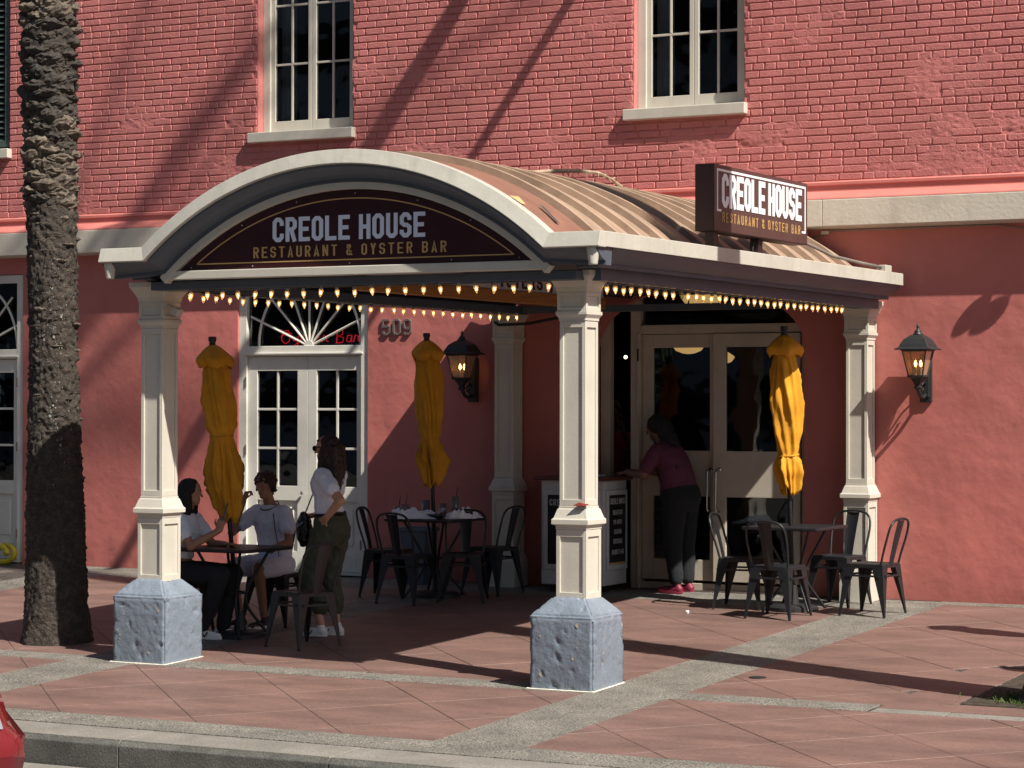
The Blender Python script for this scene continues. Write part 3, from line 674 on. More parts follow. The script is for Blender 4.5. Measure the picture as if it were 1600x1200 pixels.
# ================================================================== LANTERNS
def lantern(x, label):
    t = thing('wall_lantern', label, 'wall lantern', (x, D-.24, 0), 0, 'black wall lanterns with lit bulbs')
    def sq(prof, n=4, rot=PI/4): return [[Vector((r*math.cos(2*PI*k/n+rot)*1.414, r*math.sin(2*PI*k/n+rot)*1.414, z)) for k in range(n)] for r, z in prof]
    rf = MB(); rf.rings(sq([(.165, 2.452), (.165, 2.46), (.135, 2.475), (.125, 2.50), (.10, 2.545), (.055, 2.58), (.03, 2.59)])); ob('lamp_roof', rf, 'iron', t, bevel=.004)
    ob('finial', MB().lathe([(.045, 2.585), (.045, 2.595), (.028, 2.602), (.034, 2.615), (.018, 2.63), (.010, 2.64), (.015, 2.652), (.011, 2.668), (.002, 2.685)], n=14), 'iron', t, smooth=True)
    ob('bottom_rim', MB().rings(sq([(.112, 2.438), (.122, 2.452)])), 'iron', t)
    for k in range(4):
        a0 = PI/4+PI/2*k; a1 = a0+PI/2; p = lambda r, a, z: Vector((r*1.414*math.cos(a), r*1.414*math.sin(a), z))
        ob('corner_bar', MB().tube([p(.108, a0, 2.445), p(.066, a0, 2.225)], .0065, 5), 'iron', t)
        gl = MB(); gl.add([p(.102, a0, 2.44), p(.102, a1, 2.44), p(.062, a1, 2.23), p(.062, a0, 2.23)], [(0, 1, 2, 3)]); ob('glass_pane', gl, 'lantglass', t)
    ob('lamp_base', MB().rings(sq([(.075, 2.228), (.075, 2.215), (.05, 2.20), (.035, 2.17), (.02, 2.14), (.03, 2.12), (.012, 2.10)])), 'iron', t)
    for dx in (-.022, .026):
        c = MB(); c.tube([(dx, 0, 2.23), (dx, 0, 2.30)], .011, 8); ob('candle_tube', c, 'curtain', t)
        ob('flame_bulb', MB().lathe([(0, 2.30), (.012, 2.315), (.014, 2.33), (.008, 2.352), (0, 2.365)], (dx, 0, 0), 8), 'flame', t, smooth=True)
    bp = MB(); bp.box(-.055, .055, .205, .239, 1.99, 2.42); bp.box(-.04, .04, .19, .206, 2.03, 2.38); ob('back_plate', bp, 'iron', t, bevel=.008)
    arm = [(0, .2, 2.06), (0, .14, 2.03), (0, .06, 2.05), (0, .01, 2.10), (0, 0, 2.14)]
    s = MB(); s.tube(arm, [.014, .016, .018, .02, .018], 8); s.tube([(0, .2, 2.14), (0, .15, 2.17), (0, .1, 2.14), (0, .09, 2.10), (0, .12, 2.09), (0, .14, 2.115)], .009, 6); ob('scroll_arm', s, 'iron', t, smooth=True)
    return t
lantern(.365, 'black wall lantern on the sunlit red wall right of the canopy')
l2_ = lantern(-4.255, 'black wall lantern in the shade between the middle umbrella and rear column')

# ================================================================== CANOPY
cn = thing('entrance_canopy', 'barrel roofed entrance canopy with cream gutters and slate grey cornice over the terrace', 'canopy', (0, 0, 0))
def P(name, mb, m, **k): return ob(name, mb, m, cn, **k)
GX0, GX1 = -4.005, .185; GY0, GY1 = -.295, 5.82
CX, CZ, RO = -1.912, 1.19, 2.59
def sweep(path, prof, closed=False):
    """path: list of (x,z) ; prof: list of (y,offset inward). inward = right-hand normal pointing down/in"""
    rg = []; n = len(path)
    for i in range(n):
        d1 = Vector(path[i])-Vector(path[i-1]) if i > 0 else None; d2 = Vector(path[i+1])-Vector(path[i]) if i < n-1 else None
        d1 = d1 or d2; d2 = d2 or d1; n1 = Vector((d1[1], -d1[0])).normalized(); n2 = Vector((d2[1], -d2[0])).normalized(); mm = (n1+n2).normalized(); k = 1/max(.6, mm.dot(n1))
        rg.append([Vector((path[i][0]+mm.x*o*k, y, path[i][1]+mm.y*o*k)) for y, o in prof])
    mb = MB(); mb.rings(rg); return mb
th0 = math.acos((3.133-CZ)/RO)
arcp = [(CX+RO*math.sin(a), CZ+RO*math.cos(a)) for a in [(-th0+2*th0*i/48) for i in range(49)]]
top = [(GX0, 3.133)]+arcp+[(GX1, 3.133)]
P('front_gutter', sweep(top, [(GY0+.032, 0), (GY0, .103), (GY0+.02, .108), (GY0+.12, .108), (GY0+.12, 0)]), 'gutter', bevel=.004)
sg_ = MB(); sg_.prism([(GX1, 3.03), (GX1, 3.133), (GX1-.012, 3.137), (GX1-.03, 3.13), (GX1-.03, 3.1), (GX1-.12, 3.1), (GX1-.12, 3.03)], lambda u, v, d: Vector((u, d, v)), GY0+.122, GY1); P('side_gutter', sg_, 'gutter', bevel=.003)
sg_ = MB(); sg_.prism([(GX0, 3.03), (GX0, 3.133), (GX0+.03, 3.13), (GX0+.12, 3.1), (GX0+.12, 3.03)], lambda u, v, d: Vector((u, d, v)), GY0+.122, GY1); P('side_gutter', sg_, 'gutter', bevel=.003)
# slate cornice
cp = [(GX0+.02, 3.028)]+[(CX+(RO-.105)*math.sin(a), CZ+(RO-.105)*math.cos(a)) for a in [(-th0*1.0+2*th0*i/48) for i in range(49)]]+[(GX1-.02, 3.028)]
P('front_cornice', sweep(cp, [(GY0+.03, 0), (GY0+.035, .02), (GY0+.06, .045), (GY0+.10, .07), (GY0+.14, .085), (GY0+.165, .092), (GY0+.165, .118), (GY0+.25, .118), (GY0+.25, 0)]), 'slate')
for sx, xg in ((1, GX1), (-1, GX0)):
    pr_ = [(0, 3.027), (-.012, 3.01), (-.035, 2.985), (-.07, 2.955), (-.10, 2.935), (-.115, 2.93), (-.115, 2.905), (-.28, 2.905), (-.28, 3.027)]
    c = MB(); c.prism([(xg-.012*sx+sx*a, z_) for a, z_ in pr_][::sx], lambda u, v, d: Vector((u, d, v)), GY0+.255, GY1-.03); P('side_cornice', c, 'slate')
# white arch frame + beam + sign
def archband(r0, r1, y0, y1, th, n=44):
    mb = MB(); rg = []
    for i in range(n+1):
        a = -th+2*th*i/n; s_, c_ = math.sin(a), math.cos(a)
        rg.append([Vector((CX+r0*s_, y0, CZ+r0*c_)), Vector((CX+r1*s_, y0, CZ+r1*c_)), Vector((CX+r1*s_, y1, CZ+r1*c_)), Vector((CX+r0*s_, y1, CZ+r0*c_))])
    return mb.rings(rg)
th1 = math.acos((2.905-CZ)/2.372)
P('arch_frame', archband(2.318, 2.385, -.125, -.05, th1), 'white', bevel=.004)
P('front_beam', MB().box(-3.50, -.33, -.122, -.045, 2.892, 2.957), 'white', bevel=.006)
def seg(R_, z0, n=40, y=-.085, d=.02):
    th = math.acos((z0-CZ)/R_); return [(CX+R_*math.sin(-th+2*th*i/n), CZ+R_*math.cos(-th+2*th*i/n)) for i in range(n+1)]
sp = seg(2.319, 2.958); sgn = thing('arched_sign', 'maroon arched sign reading Creole House Restaurant and Oyster Bar on the canopy front', 'sign', (0, 0, 0))
ob('sign_panel', MB().prism(sp[::-1], XZ(-.06), 0, .02), 'maroon', sgn)
pin = seg(2.255, 3.005); path = pin+[pin[0]]
pm = MB()
for i in range(len(path)-1):
    a, b_ = Vector(path[i]), Vector(path[i+1]); d = (b_-a).normalized(); n_ = Vector((-d.y, d.x))*.0045; a = a-d*.002; b_ = b_+d*.002
    pm.prism([tuple(a+n_), tuple(b_+n_), tuple(b_-n_), tuple(a-n_)], XZ(-.08), 0, .0018+.0003*(i % 2))
ob('pinstripe', pm, 'gold', sgn)
letters(sgn, 'pale', 'CREOLE HOUSE', XZ(-.0805), -2.572, 3.148, .178, 1.290, .5, .165, .10, .004, .32)
letters(sgn, 'gold', 'RESTAURANT & OYSTER BAR', XZ(-.0805), -2.742, 3.036, .080, 1.632, .44, .125, .28, .003, .5)
for x in (-3.3, -2.75, -1.912, -1.07, -.53): ob('screw', MB().ball((x, -.081, 2.98), .006, 6), 'screw', sgn)
for a in (-.42, -.2, 0.02, .25, .45): ob('screw', MB().ball((CX+2.29*math.sin(a), -.081, CZ+2.29*math.cos(a)), .006, 6), 'screw', sgn)
# soffit beams and ceiling
P('soffit_beam', MB().box(-3.72, -.12, -.02, .16, 2.822, 2.888), 'slate', bevel=.005)
P('soffit_beam', MB().box(-.20, -.02, .162, 5.75, 2.822, 2.903), 'slate'); P('soffit_beam', MB().box(-3.80, -3.56, .162, 5.75, 2.83, 2.903), 'slate')
P('soffit_beam', MB().box(-3.55, -.21, 5.6, 5.75, 2.84, 2.9), 'slate')
P('ceiling_panel', MB().box(-3.9, .07, -.03, 5.85, 2.99, 3.01), 'ceil'); P('inner_fascia', MB().box(-3.9, -3.81, .17, 5.8, 2.9, 2.99), 'slate')
P('rear_gable', MB().prism(seg(2.55, 3.0)[::-1], XZ(5.84), 0, .02), 'roof2'); P('front_backing', MB().prism(seg(2.36, 2.9)[::-1], XZ(-.02), 0, .035), 'slate')
# roof
def barrel(R_, y0, y1, z0, t=.012, n=40, rsin=None):
    th = math.acos((z0-CZ)/R_); rg = []
    for i in range(n+1):
        a = -th+2*th*i/n; s_, c_ = math.sin(a), math.cos(a)
        rg.append([Vector((CX+R_*s_, y0, CZ+R_*c_)), Vector((CX+R_*s_, y1, CZ+R_*c_)), Vector((CX+(R_-t)*s_, y1, CZ+(R_-t)*c_)), Vector((CX+(R_-t)*s_, y0, CZ+(R_-t)*c_))])
    return MB().rings(rg)
def ribsec(yc, n=34):
    th = math.acos((3.1-CZ)/2.577); rg = []
    for i in range(n+1):
        a = -th+2*th*i/n; s_, c_ = math.sin(a), math.cos(a)
        rg.append([Vector((CX+r*s_, yc+y, CZ+r*c_)) for y, r in ((-.088, 2.570), (-.076, 2.640), (.076, 2.640), (.088, 2.570))])
    return MB().rings(rg)
P('roof_apron', barrel(2.582, GY0+.12, .42, 3.105), 'roof2')
NP = 14; y0 = .42; pw = (5.86-y0)/NP
for i in range(NP):
    dr = random.uniform(-.003, .003); ya, yb_ = y0+i*pw, y0+(i+1)*pw
    th = math.acos((3.1-CZ)/2.577); rg = []
    for k in range(37):
        a_ = -th+2*th*k/36; s_, c_ = math.sin(a_), math.cos(a_); wob = .004*noise.noise(Vector((k*.35, i*1.7, 0)))
        rg.append([Vector((CX+(r+dr+wob)*s_, y, CZ+(r+dr+wob)*c_)) for y, r in ((ya-.012, 2.566), (ya-.012, 2.634), (ya+.014, 2.638), (yb_-.014, 2.588), (yb_-.014, 2.57))])
    P('roof_panel', MB().rings(rg), 'roof')
for sx in (1, -1):
    xa = CX+sx*(math.sqrt(2.577**2-(3.1-CZ)**2)-.02); xb = GX1-.031 if sx > 0 else GX0+.031
    P('gutter_tray', MB().box(min(xa, xb), max(xa, xb), GY0+.125, GY1, 3.085, 3.098), 'roof2')
P('peeled_flashing', MB().add([(-.56, -.17, 3.405), (-.47, -.16, 3.345), (-.46, -.12, 3.345), (-.53, -.09, 3.40)], [(0, 1, 2, 3)]), mat('torn_gold_flashing', (.6, .42, .2), .4))
P('dark_tape', MB().add([(-.47, .10, 3.36), (-.30, .03, 3.225), (-.29, .07, 3.215), (-.45, .13, 3.345)], [(0, 1, 2, 3)]), 'ceil')
for x, y in ((GX1-.07, GY0+.06), (GX0+.07, GY0+.06)):
    P('outlet_cup', MB().lathe([(.046, 3.028), (.044, 3.0), (.032, 2.915), (.030, 2.905), (.024, 2.906), (.024, 2.95)], (x, y, 0), 18), 'gutter', smooth=True)

# ---- columns
def column(x, y, zbot, block, label):
    t = thing('canopy_column', label, 'column', (x, y, 0), 0, 'cream canopy columns')
    sh = MB(); hs, hp = .100, .117
    def sqr(h, z): return [Vector((a*h, b_*h, z)) for a, b_ in ((-1, -1), (1, -1), (1, 1), (-1, 1))]
    def panelled(mb, h, z0, z1, mx, mz):
        """shaft with a recessed panel on each face"""
        rc = .013
        hi = h-rc; mb.rings([sqr(hi, z0+.001), sqr(hi, z1-.001)])
        for a in range(4):
            Rt = Matrix.Rotation(PI/2*a, 4, 'Z')
            for (x0, x1, c0_, c1_) in ((-h, -h+mx, z0, z1), (h-mx, h-.0, z0, z1), (-h+mx, h-mx, z0, z0+mz), (-h+mx, h-mx, z1-mz, z1)):
                xx0, xx1 = max(x0, -h+.0004*a), x1
                if x1 == h: xx1 = h-rc  # corner owned by the neighbour face
                mb.box(xx0, xx1, -h, -hi+.001, c0_, c1_, Rt)
    panelled(sh, hp, zbot, 1.10, .03, .05); ob('pedestal', sh, 'white', t, bevel=.002, seg=1)
    rg = MB(); rg.rings([sqr(.120, 1.101), sqr(.120, 1.128), sqr(.143, 1.136), sqr(.143, 1.170), sqr(.134, 1.176), sqr(.130, 1.185), sqr(.112, 1.24), sqr(.104, 1.245), sqr(.104, 1.262)]); ob('base_moulding', rg, 'white', t, bevel=.002, seg=1)
    s2 = MB(); panelled(s2, hs, 1.263, 2.545, .028, .045); ob('shaft', s2, 'white', t, bevel=.002, seg=1)
    c1 = MB(); c1.rings([sqr(.105, 2.546), sqr(.105, 2.565), sqr(.122, 2.59), sqr(.122, 2.612)]); ob('neck_moulding', c1, 'white', t, bevel=.002, seg=1)
    c2 = MB(); panelled(c2, .114, 2.613, 2.745, .026, .026); ob('capital', c2, 'white', t, bevel=.002, seg=1)
    zc = 2.90 if block else 2.90
    c3 = MB(); c3.rings([sqr(.117, 2.746), sqr(.124, 2.78), sqr(.150, 2.83), sqr(.168, 2.858), sqr(.170, 2.895)]); ob('abacus', c3, 'white', t, bevel=.003, seg=1)
    if not block:
        ft = MB(); ft.rings([sqr(.117, .50), sqr(.130, .53), sqr(.138, .50), sqr(.146, .40), sqr(.146, gz(y)-.02)]); 
        f2 = MB(); f2.rings([sqr(.147, gz(y)-.02), sqr(.147, .46), sqr(.130, .50), sqr(.119, .53)]); ob('plinth', f2, 'white', t, bevel=.002, seg=1)
    return t
column(-.235, .250, .615, True, 'cream column on a chipped blue grey block, nearest to the kerb')
column(-3.835, .250, .615, True, 'cream column on a blue grey block beside the palm trunk')
column(-.21, 5.80, gz(5.8), False, 'cream column against the sunlit red wall by the right lantern')
column(-3.80, 5.80, gz(5.8), False, 'shaded cream column against the wall between lantern and host stand')
def block(x0, label, seed):
    t = thing('column_block', label, 'concrete block', (x0, .245, 0), 0, 'blue grey concrete column blocks')
    b = .2457; n = 10; mb = MB(); rnd = random.Random(seed)
    bm = bmesh.new()
    def col(z, h): return [Vector((a*h, c*h, z)) for a, c in ((-1, -1), (1, -1), (1, 1), (-1, 1))]
    mb.rings([col(gz(.25)-.03, b), col(.49, b), col(.515, b-.006), col(.632, .128), col(.634, .1)])
    me = mb.mesh('block'); bm.from_mesh(me); bmesh.ops.bevel(bm, geom=[e for e in bm.edges if e.calc_length() > .1], offset=.012, segments=2, affect='EDGES')
    bmesh.ops.triangulate(bm, faces=bm.faces); bmesh.ops.subdivide_edges(bm, edges=bm.edges, cuts=6, use_grid_fill=True)
    for _ in range(2): bmesh.ops.subdivide_edges(bm, edges=[e for e in bm.edges if e.calc_length() > .016], cuts=1, use_grid_fill=True)
    for v in bm.verts:
        p = v.co; d = noise.noise(p*9+Vector((seed, 0, 0)))*.003+noise.noise(p*28+Vector((seed, 3, 0)))*.0022
        ed = sorted([abs(abs(p.x)-b), abs(abs(p.y)-b)])
        if ed[1] < .05 and .02 < p.z < .5: d -= .016*max(0, noise.noise(p*19+Vector((seed, 9, 0))))*(1.4-ed[1]*20)
        pit = noise.noise(p*17+Vector((seed, 5, 2)))
        if pit > .38: d -= (pit-.38)*.045
        nn = Vector((p.x, p.y, 0)).normalized() if p.z < .51 else Vector((0, 0, 1)); v.co = p+nn*d
    bm.to_mesh(me); bm.free(); link('block', me, 'concrete', t, smooth=True)
    c = MB(); zz = gz(.25)+.006
    for a in range(4):
        Rt = Matrix.Rotation(PI/2*a, 4, 'Z'); 
        c.add([Rt @ Vector(p) for p in ((-b-.018, -b-.016, zz-.012), (b+.004, -b-.016, zz-.012), (b+.004, -b+.01, zz), (-b-.018, -b+.01, zz))], [(0, 1, 2, 3)])
    for v in range(len(c.v)):
        x, y, z_ = c.v[v]; c.v[v] = (x, y, gz(y+.245)+.0055+(.004 if z_ > zz-.005 else 0))
    ob('caulk_line', c, 'caulk', t)
    for k in range(9):
        fx, fz_ = rnd.choice([-1, 1])*rnd.uniform(.09, .205), rnd.uniform(.05, .47); s_ = rnd.uniform(.003, .011); side = rnd.random() < .65
        pts = [(s_*(1+.5*rnd.random())*math.cos(2*PI*q/7), 1.3*s_*(1+.5*rnd.random())*math.sin(2*PI*q/7)) for q in range(7)]
        ch = MB()
        if side: ch.add([(fx+p[0], -b-.0035, fz_+p[1]) for p in pts], [tuple(range(7))])
        else: ch.add([(b+.0035, fx+p[0], fz_+p[1]) for p in pts], [tuple(range(7))])
        ob('paint_chip', ch, 'chip', t)
block(-.2457, 'chipped blue grey concrete block under the nearest column', 3)
block(-3.8427, 'blue grey concrete block under the column by the palm', 11)
tag(ob('dry_leaf', MB().add([(-.21, .10, 1.268), (-.12, .11, 1.266), (-.10, .15, 1.275), (-.15, .16, 1.285), (-.2, .14, 1.27), (-.17, .12, 1.29)], [(0, 1, 5, 4), (1, 2, 3, 5), (5, 3, 4)]), 'redleaf'), 'crumpled dark red leaf caught on the nearest column moulding', 'leaf')
sl_ = thing('security_light', 'small cream floodlight fixed to the left column under the canopy', 'floodlight', (-3.66, .2, 2.69))
ob('arm', MB().tube([(-.08, 0, .04), (0, 0, .01)], .012, 8), 'gutter', sl_); ob('lamp_head', MB().box(.0, .06, -.035, .035, -.04, .02, Matrix.Rotation(.4, 4, 'Y')), 'gutter', sl_, bevel=.006)

# ---- bulb strings
def bulbs(a, b_, n, label, skip=()):
    a, b_ = Vector(a), Vector(b_); t = thing('string_light', label, 'string lights', a, 0, 'bulb strings along the canopy beams')
    d = b_-a
    rl = MB(); rl.tube([Vector((0, 0, .028)), d+Vector((0, 0, .028))], .006, 6); ob('wire', rl, 'iron', t)
    s_m = MB().lathe([(.014, .005), (.0145, .03), (.010, .032)], n=10).mesh('socket'); s_m.materials.append(M['cable'])
    g_m = MB().lathe([(0.001, -.052), (.005, -.046), (.012, -.032), (.0175, -.014), (.017, -.002), (.012, .006)], n=12).mesh('bulb'); g_m.materials.append(M['bulbg'])
    e_m = MB().ball((0, 0, -.018), (.0085, .0085, .014), 8).mesh('filament'); e_m.materials.append(M['bulb'])
    for me in (s_m, g_m, e_m):
        for p in me.polygons: p.use_smooth = True
    for i in range(n):
        o = bpy.data.objects.new('bulb', g_m); COL.objects.link(o); o.parent = t; o.location = d*i/(n-1)+Vector((random.uniform(-.006, .006), random.uniform(-.006, .006), random.uniform(-.007, .003))); o.rotation_euler = (random.uniform(-.16, .16), random.uniform(-.16, .16), random.random()*6)
        for nm, me in (('socket', s_m), ('filament', e_m)):
            if nm == 'filament' and i in skip: continue
            q = bpy.data.objects.new(nm, me); COL.objects.link(q); q.parent = o
bulbs((-3.36, .0, 2.792), (-.34, .0, 2.792), 22, 'string of lit bulbs along the front beam below the arched sign')
bulbs((-3.60, .32, 2.796), (-3.60, 5.60, 2.812), 31, 'string of lit bulbs along the left beam towards the shaded rear column')
bulbs((-.10, .40, 2.792), (-.10, 5.05, 2.806), 34, 'string of lit bulbs along the right beam, one bulb dark', skip=(9,))
# mid hanging sign
hs_ = thing('hanging_sign', 'pale sign board with black capitals and varnished wood rail under the canopy ceiling', 'sign', (0, 0, 0))
ob('board', MB().box(-1.98, -1.9, .12, 4.02, 2.885, 2.988), 'panel', hs_); ob('wood_rail', MB().box(-1.99, -1.89, .1, 4.04, 2.79, 2.884), 'orange', hs_, bevel=.004)
letters(hs_, 'chalk', 'OYSTERS | CHARGRILLED', YZ(-1.9), 2.0, 2.905, .12, 2.6, .5, .16, .14, .003, .4)

# ---- side sign on the roof
ss = thing('box_sign', 'brown box sign with white Creole House letters standing on the side gutter', 'sign', (0, 0, 0))
SY0, SY1, SZ0, SZ1 = 1.826, 3.723, 3.268, 3.772
ob('sign_box', MB().box(-.058, .0935, SY0, SY1, SZ0, SZ1), 'signside', ss, bevel=.004)
ob('sign_face', MB().box(.094, .0985, SY0+.006, SY1-.006, SZ0+.006, SZ1-.006), 'maroon2', ss)
fb = MB(); w_ = .017
fb.box(.099, .102, SY0+.05, SY1-.05, SZ1-.05, SZ1-.05+w_); fb.box(.099, .102, SY0+.05, SY0+.05+w_, SZ0+.15, SZ1-.05); fb.box(.099, .102, SY1-.05-w_, SY1-.05, SZ0+.09, SZ1-.05)
fb.box(.099, .102, SY0+.05+w_, SY0+.13, SZ0+.15, SZ0+.15+w_); fb.box(.099, .102, SY1-.13, SY1-.05-w_, SZ0+.09, SZ0+.09+w_)
ob('border_line', fb, 'lett', ss)
letters(ss, 'lett', 'CREOLE HOUSE', YZ(.099), SY0+.14, SZ0+.185, .255, 1.62, .5, .18, .06, .004, .2)
letters(ss, 'gold', 'RESTAURANT & OYSTER BAR', YZ(.099), SY0+.15, SZ0+.075, .072, 1.58, .44, .10, .34, .003, .55)
for y in (1.93, 2.80): ob('post', MB().box(-.02, .05, y, y+.085, 3.10, 3.267), 'signside', ss)
ob('power_cord', MB().tube([(.03, 2.78, 3.26), (.035, 2.73, 3.23), (.035, 2.72, 3.17), (.03, 2.77, 3.12)], .008, 6), 'rubber', ss)
cd_ = thing('conduit', 'grey conduit sagging from the sign over the roof to a junction box by the wall', 'conduit', (0, 0, 0))
ob('pipe', MB().tube([(-.1, 3.3, 3.36), (-.03, 3.9, 3.32), (.02, 4.5, 3.225), (.06, 5.1, 3.195), (.09, 5.5, 3.18)], .014, 8), 'cable', cd_, smooth=True)
ob('junction_box', MB().box(.05, .135, 5.5, 5.66, 3.14, 3.20), 'gutter', cd_, bevel=.006)
wc = thing('wall_cable', 'thin cable under the ledge with a small clip above the right column', 'cable', (0, 0, 0))
ob('cable', MB().tube([(-1.2, D-.02, 3.37), (-.85, D-.02, 3.42), (-.66, D-.02, 3.50), (-.55, D-.02, 3.545), (1.0, D-.02, 3.55), (1.3, D-.02, 3.50), (1.7, D-.02, 3.3)], .008, 6), 'cable', wc); ob('clip', MB().box(-.62, -.55, D-.04, D, 3.515, 3.545), 'gutter', wc)
c2_ = thing('soffit_cable', 'dark cable looped at the shaded rear column top', 'cable', (0, 0, 0))
ob('cable', MB().tube([(-3.95, 5.75, 2.78), (-3.8, 5.6, 2.73), (-3.5, 5.65, 2.74), (-3.25, 5.8, 2.80), (-3.1, 5.88, 2.9)], .016, 6), 'rubber', c2_, smooth=True)
fb_ = thing('dry_palm_frond', 'dried broken palm frond lying across the top of the canopy roof', 'palm frond', (0, 0, 0))
rib = [(-1.62, 2.1, 3.80), (-1.55, 2.4, 3.835), (-1.48, 2.7, 3.86), (-1.42, 2.95, 3.86), (-1.38, 3.12, 3.82), (-1.36, 3.25, 3.765)]
ob('stem', MB().tube(rib, [.016, .020, .018, .014, .010, .018], 6), 'dry', fb_)
lm = MB()
for k in range(30):
    i = random.randrange(1, 5); p = Vector(rib[i])+(Vector(rib[i+1])-Vector(rib[i]))*random.random(); q = p+Vector((random.uniform(-.05, .05), random.uniform(-.05, .16), random.uniform(-.08, .02))); lm.tube([p, (p+q)/2+Vector((0, 0, .012)), q], [.008, .006, .002], 4)
ob('leaflets', lm, 'dry', fb_, kind='stuff')

# ================================================================== PALM TREES
def palm(x, y, label, seen=True, H_=9., lean=.020):
    t = thing('palm_tree', label, 'palm tree', (x, y, gz(y)), 0, 'palm trees at the kerb')
    def cxo(z): return Vector((-lean*z, 0, 0))
    def rad(z):
        for (z0, r0), (z1, r1) in zip(PR, PR[1:]):
            if z <= z1: return r0+(r1-r0)*(z-z0)/(z1-z0)
        return PR[-1][1]
    PR = [(-.1, .31), (.0, .295), (.12, .265), (.35, .248), (.7, .235), (1.1, .222), (1.6, .205), (2.2, .186), (2.9, .185), (3.6, .20), (4.4, .205), (5.5, .20), (30, .19)]
    mb = MB(); rg = []; n = 120 if seen else 40; z = -.1
    while z < H_:
        ring = []
        for k in range(n):
            a = 2*PI*k/n; p = Vector((math.cos(a), math.sin(a), 0)); r = rad(z)
            q = Vector((p.x*2.2, p.y*2.2, z*5)); r += .012*noise.noise(q)+.010*noise.noise(Vector((p.x*5, p.y*5, z*14)))+.006*noise.noise(Vector((p.x*12, p.y*12, z*34)))
            if z < 5.4:
                ph_ = (z*9.5+noise.noise(Vector((p.x*1.6, p.y*1.6, z*2.2)))*2.4+.5*noise.noise(Vector((p.x*6, p.y*6, z*3)))) % 1
                r += (.022*min(1, (z+.3)/1.5))*(1-ph_)**2.2*(.55+.9*abs(noise.noise(Vector((p.x*4, p.y*4, z*6)))))
                r += .010*noise.noise(Vector((p.x*9, p.y*9, z*48)))
            ring.append(p*r+cxo(z)+Vector((0, 0, z)))
        rg.append(ring); z += .013 if (seen and z < 5.4) else .3
    mb.rings(rg); ob('trunk', mb, 'bark', t, smooth=True)
    if seen:
        # old leaf bases: flat fringed stubs low down, fat diamond boots higher up
        k = 0; z = 1.2
        gold = 2.399963
        while z < 5.45:
            hi = z > 3.55; a = k*gold; r = rad(z)
            W = (random.uniform(.11, .17) if hi else random.uniform(.04, .10)); H = (random.uniform(.05, .11) if hi else random.uniform(.014, .034)); O = (random.uniform(.03, .085) if hi else (random.uniform(.012, .034) if random.random() < .85 else random.uniform(.04, .06)))
            bt = MB(); nu, nv = 12, 7; rgs = []
            for v in range(nv+1):
                vv = v/nv; ring = []
                for u_ in range(nu+1):
                    uu = u_/nu*2-1; prof = max(0, 1-abs(uu)**1.6)**.7
                    rag = noise.noise(Vector((uu*6, vv*1.5, k*1.7)))
                    zz = z+H*(vv-.5)*(1.2*prof+.15)+(.045 if hi else .014)*rag*vv
                    oo = O*prof*(math.sin(PI*min(1, vv*1.12))**.5)*(.35+.95*vv)+(.030 if hi else .010)*noise.noise(Vector((uu*8, vv*6, k*3.1)))*prof
                    an = a+uu*W/r*.95; ring.append(Vector((math.cos(an)*(r-.006+oo), math.sin(an)*(r-.006+oo), zz))+cxo(z))
                rgs.append(ring)
            bt.rings(rgs, cap=False, close=False)
            facing = (Vector((math.cos(a), math.sin(a))).dot(Vector((.47, -.88))) > -.35)
            if facing and (hi or random.random() < .75):
                dark = (4.2 < z+random.uniform(-.1, .1) < 5.0) or (not hi and z < 1.7+random.random()) or random.random() < .12  # darker stubs low on the trunk and in a band higher up
                ob('leaf_base', bt, 'bootd' if dark else 'boot', t, smooth=False)
            k += 1; z += .0135 if hi else .0165
        lc = MB()
        for k in range(150):
            z = random.choice([random.gauss(2.3, .35), random.gauss(1.7, .3), random.gauss(2.75, .2)]); a = random.gauss(-.72, .3); r = rad(z)+.010; s_ = random.uniform(.0015, .0055)*(2.2 if random.random() < .1 else 1)
            c = Vector((math.cos(a)*r, math.sin(a)*r, z))+cxo(z); tg = Vector((-math.sin(a), math.cos(a), 0))
            lc.add([c+tg*s_*math.cos(2*PI*q/6)*random.uniform(.6, 1.2)+Vector((0, 0, s_*1.3*math.sin(2*PI*q/6)*random.uniform(.6, 1.2)))+Vector((math.cos(a), math.sin(a), 0))*.004 for q in range(6)], [tuple(range(6))])
        ob('lichen_spots', lc, 'lichen', t, kind='stuff')
    cr = MB(); rnd = random.Random(5)
    for k in range(34):
        a = k*2.4; el = rnd.uniform(-.3, 1.2); L_ = rnd.uniform(2.2, 2.9); pts = []
        for i in range(9):
            s_ = i/8; d = L_*s_; pts.append(Vector((math.cos(a)*d*math.cos(el*(1-.4*s_)), math.sin(a)*d*math.cos(el*(1-.4*s_)), H_-.05+d*math.sin(el)-1.5*s_*s_)))
        cr.tube(pts, [.03*(1-.8*i/8)+.004 for i in range(9)], 4)
        for i in range(1, 8):
            for m_ in range(3):
                p = pts[i]+(pts[i+1]-pts[i])*m_/3
                for sd_ in (-1, 1):
                    q = p+(Vector((-math.sin(a), math.cos(a), 0))*sd_+(pts[i+1]-pts[i]).normalized()*.8+Vector((0, 0, -.15))).normalized()*.45
                    e = Vector((0, 0, .018)); cr.add([p-e, q, p+e], [(0, 1, 2)])
    for v in range(len(cr.v)): cr.v[v] = tuple(Vector(cr.v[v])+cxo(H_))
    ob('crown', cr, 'leaf', t)
    return t
palm(-5.265, .80, 'palm trunk with shaggy old leaf bases rising before the left French doors')
palm(3.04, .79, 'palm tree just right of the view whose grassy foot shows at the edge', True, 17.5, -.012)  # height stretched so the unseen crown shadows the left wall, not the roof
gr = MB()
